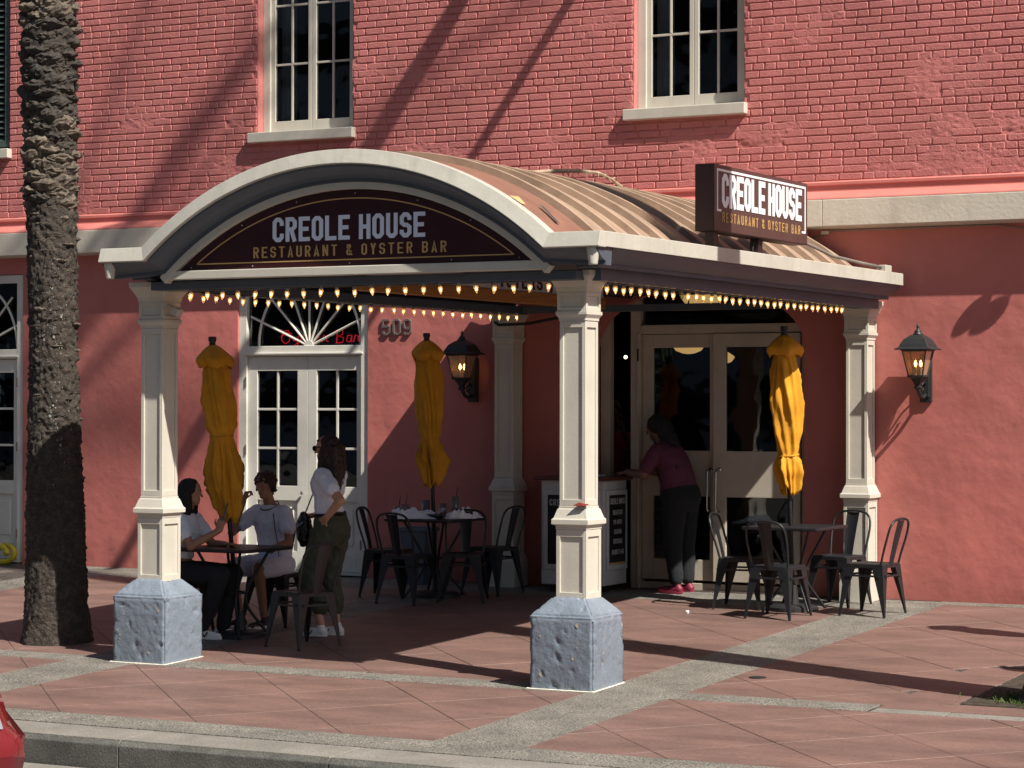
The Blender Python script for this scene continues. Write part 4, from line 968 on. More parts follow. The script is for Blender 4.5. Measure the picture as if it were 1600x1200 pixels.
for k in range(1100):
    a = random.uniform(PI*.6, PI*1.6); r = .28+abs(random.gauss(0, .10)); x, y = 3.04+r*math.cos(a)*1.05, .79+r*math.sin(a)*.7; h = random.uniform(.012, .045); b_ = random.random()*6.3; w0 = .004
    p = Vector((x, y, gz(y)-.004)); tp = p+Vector((random.uniform(-.02, .02), random.uniform(-.02, .02), h)); sd_ = Vector((math.cos(b_), math.sin(b_), 0))*w0
    gr.add([p-sd_, p+sd_, tp+sd_*.6, tp-sd_*.3], [(0, 1, 2, 3)])
ob('grass', gr, 'grassm', kind='stuff')['label'] = 'bright green ground cover at the foot of the right palm'
o = COL.objects['grass']; o['category'] = 'grass'

# ================================================================== FURNITURE
def make_chair(label):
    t = thing('cafe_chair', label, 'chair', (0, 0, 0), 0, 'black metal cafe chairs')
    s = .178; zs = .445
    def rsq(h, z, r=.035, n=4, dy=0):
        out = []
        for (cx, cy, a0) in ((h-r, h-r, 0), (-h+r, h-r, PI/2), (-h+r, -h+r, PI), (h-r, -h+r, 1.5*PI)):
            for k in range(n+1): a = a0+PI/2*k/n; out.append(Vector((cx+r*math.cos(a), cy+r*math.sin(a)+dy, z)))
        return out
    st = MB(); st.rings([rsq(s, zs-.035), rsq(s, zs-.006), rsq(s-.006, zs), rsq(s-.025, zs-.001), rsq(s-.04, zs-.007), rsq(.02, zs-.012, .01)]); ob('seat', st, 'black', t, smooth=False, bevel=.0)
    for sx in (-1, 1):
        for sy in (-1, 1):
            lg = MB(); rgs = []
            for k in range(6):
                f = k/5; z = (zs-.012)*(1-f); w_ = .088*(1-f)**1.15+.017; cx = (s-.003+.042*f)*sx; cy = (s-.003+.042*f)*sy; th = .006
                rgs.append([Vector((cx, cy, z)), Vector((cx-sx*w_, cy, z)), Vector((cx-sx*w_, cy-sy*th, z)), Vector((cx-sx*th*1.6, cy-sy*th*1.6, z)), Vector((cx-sx*th, cy-sy*w_, z)), Vector((cx, cy-sy*w_, z))])
            lg.rings(rgs); l_ = ob('leg', lg, 'black', t)
            ob('foot_cap', MB().box(cx-sx*.02 if sx > 0 else cx, cx if sx > 0 else cx+.02, cy-.02 if sy > 0 else cy, cy if sy > 0 else cy+.02, -.0, .012), 'rubber', l_)
    pts = [(-.168, -.155, zs-.02), (-.178, -.185, .54), (-.186, -.222, .66), (-.176, -.248, .755), (-.14, -.262, .802), (-.08, -.268, .822), (0, -.27, .828)]
    pts = pts+[(-p[0], p[1], p[2]) for p in pts[-2::-1]]
    from_pts = []
    for i in range(len(pts)-1):
        a, b_ = Vector(pts[i]), Vector(pts[i+1]); pa, pb = Vector(pts[max(0, i-1)]), Vector(pts[min(len(pts)-1, i+2)])
        for q in range(4):
            f = q/4; from_pts.append(.5*((2*a)+(b_-pa)*f+(2*pa-5*a+4*b_-pb)*f*f+(-pa+3*a-3*b_+pb)*f**3))
    from_pts.append(Vector(pts[-1]))
    ob('back_frame', MB().tube(from_pts, .0105, 8), 'black', t, smooth=True)
    sp_ = MB(); rgs = []
    for k in range(9):
        f = k/8; z = zs-.02+f*(.815-zs+.02); y = -.168-.098*f**1.15; w_ = .040+.022*f; bow = .010
        rgs.append([Vector((-w_, y, z)), Vector((-w_*.5, y-bow*.75, z)), Vector((0, y-bow, z)), Vector((w_*.5, y-bow*.75, z)), Vector((w_, y, z)), Vector((w_, y-.004, z)), Vector((0, y-bow-.004, z)), Vector((-w_, y-.004, z))])
    sp_.rings(rgs); ob('backrest', sp_, 'black', t)
    for sx in (-1, 1):
        ob('stretcher', MB().box(sx*.19-.004, sx*.19+.004, -.15, .15, .335, .352), 'black', t)
    ob('stretcher', MB().box(-.15, .15, -.196, -.188, .335, .352), 'black', t); ob('stretcher', MB().box(-.15, .15, .188, .196, .335, .352), 'black', t)
    return t
def pl(o, x, y, z=None): o.location = (x, y, gz(y) if z is None else z)
ch0 = make_chair('')
CH = [  # x, y, heading (direction the sitter faces, deg from +y ccw), label
 (-.42, 4.37, -4, 'black metal chair seen from behind at the sunlit right table'),
 (.26, 4.82, 84, 'black metal chair on the right side of the sunlit table, before the red wall'),
 (-.25, 5.36, 172, 'black metal chair on the far side of the sunlit table, beside the rear column'),
 (-.98, 4.92, -82, 'black metal chair left of the sunlit table, before the entrance doors'),
 (-4.44, 4.62, -78, 'shaded black chair left of the glasses and napkins, nearest the French doors'),
 (-3.97, 4.20, -4, 'shaded black chair seen from behind before the table with glasses'),
 (-3.60, 5.12, 84, 'shaded black chair right of the glasses table, nearest the host stand'),
 (-3.55, 4.47, 203, 'shaded black chair turned towards the street at the near right corner of the glasses table'),
 (-3.19, 1.27, 72, 'empty black chair right of the umbrella table, in front of the standing woman'),
 (-4.49, 1.42, -80, 'black chair of the seated girl, half hidden by the column block'),
 (-4.20, 2.38, 186, 'black chair the boy sits on behind the umbrella table'),
]
for i, (x, y, h, lb) in enumerate(CH):
    o = ch0 if i == 0 else dup(ch0, (0, 0, 0), 0, lb)
    o['label'] = lb; o.rotation_euler = (0, 0, math.radians(h)); pl(o, x, y)
def make_table(label, h=.375):
    t = thing('cafe_table', label, 'table', (0, 0, 0), 0, 'black square cafe tables'); Z = .735
    def rsq(hh, z, r=.035, n=4):
        out = []
        for (cx, cy, a0) in ((hh-r, hh-r, 0), (-hh+r, hh-r, PI/2), (-hh+r, -hh+r, PI), (hh-r, -hh+r, 1.5*PI)):
            for k in range(n+1): a = a0+PI/2*k/n; out.append(Vector((cx+r*math.cos(a), cy+r*math.sin(a), z)))
        return out
    tp = MB(); tp.rings([rsq(h-.01, Z-.028), rsq(h, Z-.02), rsq(h, Z-.004), rsq(h-.005, Z)]); ob('tabletop', tp, 'black', t)
    for k in range(4):
        a = PI/4+PI/2*k; c, s = math.cos(a), math.sin(a); prof = [(.30, .71), (.27, .66), (.20, .54), (.13, .42), (.10, .32), (.13, .22), (.22, .10), (.30, .0)]
        pp = [Vector(p) for p in prof]; fine = []
        for i in range(len(pp)-1):
            a_, b_ = pp[i], pp[i+1]; pa, pb = pp[max(0, i-1)], pp[min(len(pp)-1, i+2)]
            for q in range(3): f = q/3; fine.append(.5*((2*a_)+(b_-pa)*f+(2*pa-5*a_+4*b_-pb)*f*f+(-pa+3*a_-3*b_+pb)*f**3))
        fine.append(pp[-1]); ob('leg', MB().tube([(c*p[0], s*p[0], p[1]) for p in fine], .0125, 8), 'black', t, smooth=True)
    rg = MB(); rg.tube([(.115*math.cos(2*PI*k/24), .115*math.sin(2*PI*k/24), .36) for k in range(25)], .008, 6); ob('brace_ring', rg, 'black', t)
    ob('apron', MB().frame(-h+.05, h-.05, -h+.05, h-.05, .02, 0, .03), 'black', t).rotation_euler = (PI/2, 0, 0)
    COL.objects[-1].location = (0, 0, Z-.058) if False else (0, 0, Z-.03)
    return t
TB = [(-.48, 4.90, 'sunlit black square table with a closed umbrella, before the right column'), (-4.0, 4.74, 'shaded black table covered with glasses and crumpled napkins'), (-4.10, 1.62, 'black table between the seated girl and the boy, umbrella through it')]
tb0 = make_table(TB[0][2], .36)
tabs = []
for i, (x, y, lb) in enumerate(TB):
    o = tb0 if i == 0 else dup(tb0, (0, 0, 0), 0, lb); pl(o, x, y); tabs.append(o)
# ---- closed umbrellas
def umbrella(x, y, lean, prof, z_top, z_fin, label, seed, m='yellow'):
    """prof: list (z, radius, fold depth) in metres above ground plane z (world); lean (dx per m)"""
    t = thing('closed_umbrella', label, 'umbrella', (x, y, gz(y)), 0, 'closed yellow umbrellas'); zb = gz(y); rnd = random.Random(seed)
    n = 72; ph = rnd.random()*6
    def off(z): return Vector((lean*(z-.75), 0, 0))
    def surf(prof_, extra=0, nm='canopy'):
        Z = [p[0]-zb for p in prof_]; rgs = []
        steps = 60
        for s_ in range(steps+1):
            z = Z[0]+(Z[-1]-Z[0])*s_/steps
            for i in range(len(Z)-1):
                if (Z[i]-z)*(Z[i+1]-z) <= 1e-9: break
            f = (z-Z[i])/(Z[i+1]-Z[i]); f = f*f*(3-2*f); r = prof_[i][1]*(1-f)+prof_[i+1][1]*f; d = prof_[i][2]*(1-f)+prof_[i+1][2]*f
            ring = []
            for k in range(n):
                a = 2*PI*k/n; tw = 1.1*(z-1.5)+ph
                w8 = 1-2*abs(math.sin(2.5*(a+tw)+.9*noise.noise(Vector((z*2, seed, 0)))))**.7; w3 = noise.noise(Vector((math.cos(a)*1.5, math.sin(a)*1.5, z*2.3+seed)))
                w9 = noise.noise(Vector((math.cos(a)*4, math.sin(a)*4, z*3+seed*2))); wf = 1-2*abs(math.sin(6*(a+.6*tw)+2*w3))
                ruf = max(0, d-.22)*2.2; rr = r*(1+d*(.52*w8+.42*w3+.30*w9+.34*wf)+ruf*.16*math.sin(9*a+3*w3+z*3)+ruf*.10*noise.noise(Vector((math.cos(a)*6, math.sin(a)*6, z*12)))); zz = z+ruf*.02*math.sin(7*a+2*w3)
                if s_ == 0: zz = z+.055*noise.noise(Vector((math.cos(a)*2, math.sin(a)*2, seed)))+.035*w8
                elif s_ < 4: zz = z+(.055*noise.noise(Vector((math.cos(a)*2, math.sin(a)*2, seed)))+.035*w8)*(1-s_/4)
                ring.append(Vector((rr*math.cos(a), rr*math.sin(a), zz))+off(z))
            rgs.append(ring)
        mb = MB(); mb.rings(rgs, cap=False); o = ob(nm, mb, m, t, smooth=True)
        sm = o.modifiers.new('thickness', 'SOLIDIFY'); sm.thickness = .004; return o
    surf(prof); 
    # vent flap at the top: pointed panels
    fz = z_top-zb; mb = MB(); rgs = []
    for s_ in range(9):
        f = s_/8; ring = []
        for k in range(n):
            a = 2*PI*k/n; pt = abs(((k/n*4+.4+.12*seed) % 1)*2-1); rr = (.03+.125*min(1, f/.68)**.9-.035*max(0, f-.68)/.32)*(1+.34*f*(pt-.5)+.13*noise.noise(Vector((math.cos(a)*3, math.sin(a)*3, seed+f))))
            zz = fz-.185*f**1.15+.03*f*(.5-pt)+.02*f*noise.noise(Vector((math.cos(a)*2, math.sin(a)*2, seed)))
            ring.append(Vector((rr*math.cos(a), rr*math.sin(a), zz))+off(zz))
        rgs.append(ring)
    mb.rings(rgs, cap=False); o = ob('vent_flap', mb, m, t, smooth=True); o.modifiers.new('thickness', 'SOLIDIFY').thickness = .004
    # tie strap at the narrowest ring
    zi = min([p for p in prof if 1.3 < p[0] < 2.1], key=lambda p: p[1]); zc = zi[0]-zb
    st = MB(); st.tube([Vector((1.04*zi[1]*math.cos(2*PI*k/24), 1.04*zi[1]*math.sin(2*PI*k/24), zc+.01*math.sin(2*PI*k/24)))+off(zc) for k in range(25)], .008, 6); ob('tie_strap', st, m, t)
    ob('pole', MB().tube([off(0)+Vector((0, 0, .02)), off(z_fin-zb)+Vector((0, 0, z_fin-zb-.04))], .019, 12), 'iron', t, smooth=True)
    ob('finial', MB().lathe([(.018, z_fin-zb-.09), (.03, z_fin-zb-.085), (.026, z_fin-zb-.05), (.034, z_fin-zb-.03), (.034, z_fin-zb-.005), (.02, z_fin-zb)], (off(z_fin-zb).x, 0, 0), 14), 'iron', t)
    ob('base_weight', MB().lathe([(0, 0), (.22, 0), (.22, .03), (.18, .05), (.05, .06), (.03, .22), (0, .22)], (off(0).x, 0, 0), 28), 'iron', t, smooth=False)
    return t
U_R = umbrella(-.52, 4.90, -.035, [(1.215, .085, .5), (1.30, .10, .45), (1.40, .125, .45), (1.47, .115, .35), (1.53, .085, .15), (1.60, .10, .25), (1.75, .125, .28), (2.0, .145, .25), (2.2, .13, .22), (2.38, .10, .2), (2.52, .055, .1), (2.57, .03, 0)], 2.575, 2.655, 'closed yellow umbrella in full sun over the right table', 2)
U_M = umbrella(-4.02, 4.74, -.045, [(1.235, .09, .4), (1.33, .105, .42), (1.45, .14, .45), (1.56, .11, .35), (1.645, .085, .12), (1.72, .105, .25), (1.95, .135, .25), (2.15, .135, .22), (2.35, .11, .2), (2.5, .06, .1), (2.56, .03, 0)], 2.565, 2.635, 'closed yellow umbrella in the middle, before the shaded glasses table wall', 5)
U_L = umbrella(-4.12, 1.62, -.115, [(1.03, .085, .5), (1.15, .105, .5), (1.30, .130, .55), (1.45, .130, .5), (1.60, .105, .35), (1.70, .092, .12), (1.8, .118, .32), (2.0, .132, .3), (2.2, .115, .22), (2.33, .09, .2), (2.41, .05, .1), (2.45, .03, 0)], 2.455, 2.525, 'leaning closed yellow umbrella at the left table beside the girl', 9)
# tableware
def on(tab, dx, dy): return Vector((tab.location.x+dx, tab.location.y+dy, tab.location.z+.7365))
def tumbler(p, r, h, label, fill=None, fh=0, straw=False, m='cup'):
    t = thing('drinking_glass', label, 'glass', p, 0, 'glasses left on the shaded table')
    ob('glass_wall', MB().lathe([(r*.78, .0), (r, h), (r*.93, h), (r*.73, .006), (0, .006), (0, 0)], n=18), m, t, smooth=True)
    if fill: ob('drink', MB().lathe([(0, .008), (r*.7, .008), (r*.86, fh), (0, fh)], n=16), fill, t)
    if straw: ob('straw', MB().tube([(0, 0, .02), (.02, .01, h+.09)], .0035, 6), 'rubber', t)
T2 = tabs[1]
tumbler(on(T2, -.31, -.16), .034, .105, 'clear plastic cup with a black straw, leftmost on the shaded table', None, 0, True)
tumbler(on(T2, -.20, -.22), .038, .125, 'plastic cup of orange pink drink with a black straw', 'drink', .075, True)
tumbler(on(T2, -.25, -.12), .033, .110, 'half full clear cup just behind the orange drink')
tumbler(on(T2, -.16, .10), .042, .155, 'frosted tumbler left of the middle umbrella pole')
tumbler(on(T2, .05, .06), .034, .13, 'clear tumbler directly beside the umbrella pole on its right')
tumbler(on(T2, .20, .02), .036, .20, 'tall glass with a little amber drink right of the pole', 'amber', .075, True)
tumbler(on(T2, .12, .18), .034, .15, 'squat clear glass behind the tall amber glass')
def napkin(p, s, label, seed):
    s *= 1.15
    mb = MB(); n = 14; rnd = random.Random(seed)
    for j in range(n+1):
        for i in range(n+1):
            x, y = (i/n-.5)*s*1.5, (j/n-.5)*s; f = noise.noise(Vector((x*22, y*22, seed))); g_ = noise.noise(Vector((x*9, y*9, seed*2)))
            e = max(0, 1-(abs(x)/(.75*s))**3)*max(0, 1-(abs(y)/(.5*s))**3); mb.v.append((x+.02*g_, y+.02*f, .002+max(0, e*(.05+.09*abs(f)+.04*g_))))
    for j in range(n):
        for i in range(n): a = j*(n+1)+i; mb.f.append((a, a+1, a+n+2, a+n+1))
    o = ob('napkin', mb, 'napkin', smooth=False); o.location = p; o.rotation_euler = (0, 0, rnd.random()*3); tag(o, label, 'napkin', 'crumpled napkins on the shaded table'); o.modifiers.new('t', 'SOLIDIFY').thickness = .002
napkin(on(T2, -.07, -.20), .22, 'crumpled white napkin pile left of the pole', 1); napkin(on(T2, -.20, -.30), .15, 'flat white napkin at the near left table edge', 2)
napkin(on(T2, .22, .15), .2, 'folded white napkin standing up at the right end of the table', 3); napkin(on(T2, .27, -.02), .17, 'white napkin hanging towards the right table edge', 4)
bw = thing('black_bowl', 'black bowl with cutlery at the foot of the middle umbrella pole', 'bowl', on(T2, .10, -.17))
ob('bowl', MB().lathe([(0, 0), (.05, 0), (.085, .045), (.08, .045), (.045, .008), (0, .008)], n=20), 'black', bw, smooth=True)
for k in range(4): ob('cutlery', MB().tube([(-.03+.02*k, 0, .03), (.05+.03*k, .05-.03*k, .10)], .003, 5), 'chrome', bw)
bn = thing('waste_bin', 'blue grey plastic bin against the wall behind the glasses table', 'bin', (-4.7, 5.62, gz(5.62)))
ob('bin_body', MB().rings([[Vector((a*h, b_*h*.8, z)) for a, b_ in ((-1, -1), (1, -1), (1, 1), (-1, 1))] for h, z in ((.10, 0), (.15, .52), (.165, .52), (.165, .56), (.145, .56), (.14, .50))]), 'bin', bn, bevel=.01)
# host stand
hs2 = thing('host_stand', 'grey white host stand with black menu boards beside the entrance', 'host stand', (0, 0, 0))
hx0, hx1, hy0, hy1, hz0, hz1 = -3.24, -2.59, 5.42, 5.915, gz(5.5), 1.255
ob('cabinet', MB().box(hx0, hx1, hy0, hy1, hz0+.075, hz1), 'podium', hs2, bevel=.006)
ob('plinth', MB().box(hx0+.06, hx1-.08, hy0+.06, hy1-.06, hz0, hz0+.075), 'rubber', hs2)
ob('countertop', MB().box(hx0-.06, hx1+.05, hy0-.06, hy1+.05, hz1+.001, hz1+.035), 'podtop', hs2, bevel=.006)
b1 = ob('board_frame', MB().add([], []).box(hx1+.001, hx1+.02, hy0+.045, hy1-.02, .42, 1.165), 'podium', hs2, bevel=.004)
bd = ob('menu_board', MB().box(hx1+.0205, hx1+.024, hy0+.085, hy1-.07, .47, 1.12), 'chalk', hs2)
W0 = hy0+.085; WW = (hy1-.07)-W0
ob('gold_edge', MB().box(hx1+.0245, hx1+.026, W0, W0+WW, .47, .49), 'gold', hs2)
for (tx, z_, h_, wd) in (('CREOLE HOUSE', 1.035, .055, .92), ('BREAKFAST', .935, .045, .60), ('PO-BOYS', .845, .045, .50), ('SEAFOOD', .755, .045, .46), ('OYSTER BAR', .665, .045, .56), ('DRINKS TO-GO', .565, .045, .72)):
    letters(hs2, 'panel', tx, YZ(hx1+.0245), W0+WW*(1-wd)/2, z_, h_, WW*wd, .5, .16, .14, .0015, .3)
ob('board_frame', MB().box(hx0+.03, hx1-.03, hy0-.02, hy0-.001, .42, 1.165), 'podium', hs2, bevel=.004)
ob('menu_board', MB().box(hx0+.08, hx1-.08, hy0-.024, hy0-.0205, .47, 1.12), 'chalk', hs2)
letters(hs2, 'panel', 'CREOLE HOUSE', XZ(hy0-.0245), hx0+.10, 1.02, .060, .46, .5, .16, .14, .0015, .3)
ob('paper_stack', MB().box(-2.95, -2.75, 5.55, 5.8, hz1+.036, hz1+.05), 'napkin', None).name = 'paper_stack'
tag(COL.objects['paper_stack'], 'white papers lying on the brown top of the host stand', 'papers')
# yellow hose coil left
t = thing('yellow_hose', 'yellow rubber hose loop lying by the left French door sill', 'hose', (-10.08, 5.72, gz(5.72)+.02))
ob('hose_loop', MB().tube([(.14*math.cos(a), .02*a, .10+.09*math.sin(a)) for a in [i*.35 for i in range(26)]], .032, 8), 'hose', t, smooth=True)

# ================================================================== PEOPLE
def remesh(o, vox=.007, sm=4):
    r = o.modifiers.new('union', 'REMESH'); r.mode = 'VOXEL'; r.voxel_size = vox; r.use_smooth_shade = True
    s = o.modifiers.new('smooth', 'SMOOTH'); s.factor = .5; s.iterations = sm
def wrinkle(o, strength=.012, size=.10, vox=.009, sm=3):
    remesh(o, vox, sm)
    tx = bpy.data.textures.new('cloth_folds', 'CLOUDS'); tx.noise_scale = size; tx.noise_depth = 2
    d = o.modifiers.new('folds', 'DISPLACE'); d.texture = tx; d.strength = strength; d.mid_level = .5; d.texture_coords = 'LOCAL'
def ell(mb, c, rx, ry, rz, n=16): return mb.ball(c, (rx, ry, rz), n)
def loftE(mb, secs, n=20):
    """secs: (centre, forward radius, side radius) in local space, side along Y, forward along X"""
    rgs = []
    for i, (c, rf, rs) in enumerate(secs):
        c = Vector(c); a = Vector(secs[max(0, i-1)][0]); b_ = Vector(secs[min(len(secs)-1, i+1)][0]); t = (b_-a).normalized(); side = Vector((0, 1, 0)); side = (side-t*side.dot(t)).normalized(); fw = side.cross(t)
        rgs.append([c+fw*rf*math.cos(2*PI*k/n)+side*rs*math.sin(2*PI*k/n) for k in range(n)])
    return mb.rings(rgs)
def hand(mb, wr, dirv, palm_n, s=1., curl=.5):
    """palm + five fingers"""
    wr = Vector(wr); d = Vector(dirv).normalized(); n_ = Vector(palm_n); n_ = (n_-d*n_.dot(d)).normalized(); side = d.cross(n_)
    for k in range(4):
        o_ = side*(.027*(k-1.5)/1.5)*s; mb.cap(wr+o_*.6, wr+d*.085*s+o_, .017*s, .0125*s, 8)
        L_ = (.068, .078, .072, .056)[k]*s; p = wr+d*.088*s+o_; q = p+(d*math.cos(curl)+n_*math.sin(curl))*L_*.55; r_ = q+(d*math.cos(curl*2.1)+n_*math.sin(curl*2.1))*L_*.5
        mb.cap(p, q, .0088*s, .008*s, 8); mb.cap(q, r_, .008*s, .0068*s, 8)
    p = wr+d*.03*s+side*.028*s; q = p+(d*.6+side*.7+n_*.4).normalized()*.04*s; mb.cap(p, q, .012*s, .0095*s, 8); mb.cap(q, q+(d*.9+n_*.4+side*.1).normalized()*.032*s, .0095*s, .0075*s, 8)
def head(mb, c, fdir, s=1., tilt=0):
    """c = head centre; fdir facing unit vector (in local XY)"""
    f = Vector(fdir).normalized(); up = Vector((0, 0, 1)); l = up.cross(f).normalized(); up = f.cross(l)
    T = Matrix((f, l, up)).transposed(); c = Vector(c)
    def w(v): return c+T @ Vector(v)*s
    mb.ball(c+T @ Vector((-.008, 0, .018))*s, (.094*s, .075*s, .098*s), 20, T)
    mb.ball(w((.022, 0, -.045)), (.062*s, .052*s, .068*s), 16, T)
    mb.cap(w((.062, 0, -.085)), w((.060, 0, -.078)), .026*s, .028*s, 10)
    mb.cap(w((.088, 0, .010)), w((.104, 0, -.022)), .008*s, .013*s, 8)
    mb.cap(w((.072, -.016, -.055)), w((.072, .016, -.055)), .014*s, .014*s, 8)
    for sd_ in (-1, 1):
        mb.ball(w((-.005, sd_*.078, -.005)), (.018*s, .008*s, .030*s), 10, T); mb.cap(w((.080, sd_*.018, .022)), w((.072, sd_*.045, .020)), .010*s, .009*s, 8)
    return w
def person(label, x, y, deg, group=None):
    t = thing('person', label, 'person', (x, y, gz(y)), math.radians(deg)); return t
def shoe(t, a, d, m, s=1., mark=None):
    """a: ankle point; d: toe direction angle (local) ; sole on z0"""
    an = Vector(a); f = Vector((math.cos(d), math.sin(d), 0)); z0 = an.z-.085
    mb = MB(); mb.cap(an+Vector((0, 0, -.045))-f*.03, an+f*.10+Vector((0, 0, -.055)), .040*s, .034*s, 12); mb.cap(an+f*.06+Vector((0, 0, -.052)), an+f*.165+Vector((0, 0, -.058)), .040*s, .030*s, 12); mb.cap(an-f*.02+Vector((0, 0, -.05)), an-f*.012+Vector((0, 0, -.0)), .038*s, .034*s, 12)
    o = ob('shoe', mb, m, t); remesh(o, .006, 3)
    so = MB(); side = Vector((-f.y, f.x, 0)); rg = []
    for k in range(20):
        q = 2*PI*k/20; wv = .043*(1-.12*math.cos(q)); rg.append(an+f*(.066+.138*math.cos(q))+side*wv*math.sin(q))
    so.rings([[Vector((p.x, p.y, z0+.003)) for p in rg], [Vector((p.x, p.y, z0+.028)) for p in rg]]); ob('sole', so, 'shoe' if m != 'shoep' else 'shoep', o)
    if mark:
        for sg in (-1, 1):
            mk = MB(); b0 = an+f*.045+side*sg*.0445+Vector((0, 0, -.03)); q1 = b0+f*.02+Vector((0, 0, -.032)); q2 = b0+f*.05+Vector((0, 0, .004))
            mk.tube([b0, q1, q2], .0065, 5); ob('side_mark', mk, mark, o)

# --- standing woman (faces -X in the world -> heading 180)
w = person('woman in white T shirt and olive trousers standing with hand on hip, long dark hair', -3.36, 1.92, 183)
w['label'] = 'woman in white T shirt and olive trousers standing with one hand on her hip'
bd_ = MB(); hipz = .90
# local: +X forward, +Y left
loftE(bd_, [((.0, 0, .88), .10, .155), ((0, 0, 1.0), .085, .125), ((.01, 0, 1.12), .09, .13), ((.02, 0, 1.25), .10, .155), ((.0, 0, 1.33), .07, .14), ((-.01, 0, 1.37), .045, .06)])
bd_.cap((-.012, 0, 1.34), (.012, 0, 1.46), .048, .046)
hw = head(bd_, (.035, 0, 1.53), (1, .05, -.08), .95)
bd_.cap((-.03, .160, 1.30), (-.215, .205, 1.12), .046, .040); bd_.cap((-.215, .205, 1.12), (-.075, .185, .975), .040, .027); hand(bd_, (-.075, .185, .975), (.75, -.35, -.4), (-.1, -1, 0), .95, .5)
bd_.cap((.0, -.16, 1.305), (.06, -.21, 1.10), .046, .038); bd_.cap((.06, -.21, 1.10), (.22, -.15, .98), .036, .026); hand(bd_, (.22, -.15, .98), (1, .25, -.2), (0, .5, -1), .95, .9)
A1, A2 = (.03, .09, .10), (-.03, -.06, .10)
bd_.cap((0, .085, .88), (.13, .10, .50), .085, .055); bd_.cap((.13, .10, .50), (.03, .09, .11), .052, .035); bd_.cap((0, -.085, .88), (.03, -.07, .48), .085, .055); bd_.cap((.03, -.07, .48), (-.03, -.06, .11), .052, .035)
o = ob('body', bd_, 'skin', w); remesh(o)
sh_ = MB(); loftE(sh_, [((-.0, 0, .985), .112, .155), ((.01, 0, 1.06), .105, .14), ((.015, 0, 1.15), .105, .145), ((.035, 0, 1.24), .125, .165), ((.0, 0, 1.32), .105, .178), ((-.015, 0, 1.372), .075, .10)])
for sy in (1, -1): sh_.cap((-.01, sy*.135, 1.31), ((-.13, .19, 1.21) if sy > 0 else (.035, -.19, 1.19)), .074, .066)
o = ob('t_shirt', sh_, 'tee', w); wrinkle(o, .020, .05)
tr = MB(); loftE(tr, [((0, 0, 1.005), .118, .150), ((-.01, 0, .95), .135, .165), ((-.02, 0, .86), .15, .185), ((-.0, 0, .78), .12, .17)])
tr.cap((0, .088, .84), (.135, .10, .50), .115, .088); tr.cap((.135, .10, .50), (.035, .09, .25), .088, .075); tr.cap((-.02, -.088, .84), (.04, -.075, .50), .115, .088); tr.cap((.04, -.075, .50), (-.02, -.06, .25), .088, .075)
o = ob('trousers', tr, 'olive', w); wrinkle(o, .030, .06)
ob('belt', MB().tube([Vector((.121*math.cos(2*PI*k/28), .152*math.sin(2*PI*k/28), .995)) for k in range(29)], .012, 6), 'bagm', w)
hr = MB(); hc = Vector((.035, 0, 1.53))
hr.ball(hc+Vector((-.038, 0, .034)), (.092, .083, .084), 18); hr.cap(hc+Vector((-.07, 0, .0)), hc+Vector((-.10, .01, -.17)), .075, .080); hr.cap(hc+Vector((-.10, .01, -.17)), hc+Vector((-.12, .03, -.30)), .080, .04)
for k in range(10):
    sd_ = 1 if k % 2 else -1; p = hc+Vector((-.02-.012*k, sd_*.066, .01)); q = p+Vector((random.uniform(-.04, .01), sd_*.02, -.17)); r_ = q+Vector((random.uniform(-.03, .05), 0, -.13)); hr.cap(p, q, .026, .024, 8); hr.cap(q, r_, .024, .009, 8)
p = hc+Vector((.0, .072, .0)); hr.cap(p, p+Vector((.0, .03, -.17)), .018, .024, 8); hr.cap(p+Vector((0, .03, -.17)), p+Vector((.055, .02, -.26)), .022, .008, 8)
hr.cap(hc+Vector((.035, -.03, .085)), hc+Vector((.045, .045, .065)), .018, .014, 8)
o = ob('hair', hr, 'hair', w); wrinkle(o, .018, .018, .006, 0)
sg2 = MB(); sg2.box(.075, .082, -.055, .055, -.003, .003); sgl = MB()
for sy in (-1, 1): sgl.ball(hw((.094, sy*.032, .012)), (.012, .030, .024), 10)
sgl.tube([hw((.085, .058, .02)), hw((.0, .08, .015))], .004, 5); ob('sunglasses', sgl, 'sunglass', w)
shoe(w, (.04, .09, .088), 0, 'shoe', 1, 'green'); shoe(w, (-.03, -.06, .088), .1, 'shoe', 1, 'green')
bg_ = thing('shoulder_bag', 'black leather bag held in front of the standing woman', 'bag', (-3.66, 2.0, gz(2)+.86))
bgm = MB(); bgm.ball((0, 0, 0), (.075, .06, .15), 14); o = ob('bag_body', bgm, 'bagm', bg_); wrinkle(o, .02, .05, .008, 1)
ob('strap', MB().tube([(.03, -.04, .12), (.12, -.05, .30), (.20, .05, .52)], .006, 6), 'bagm', bg_); ob('zip', MB().tube([(-.03, -.062, .02), (.03, -.062, .06)], .004, 5), 'chrome', bg_)

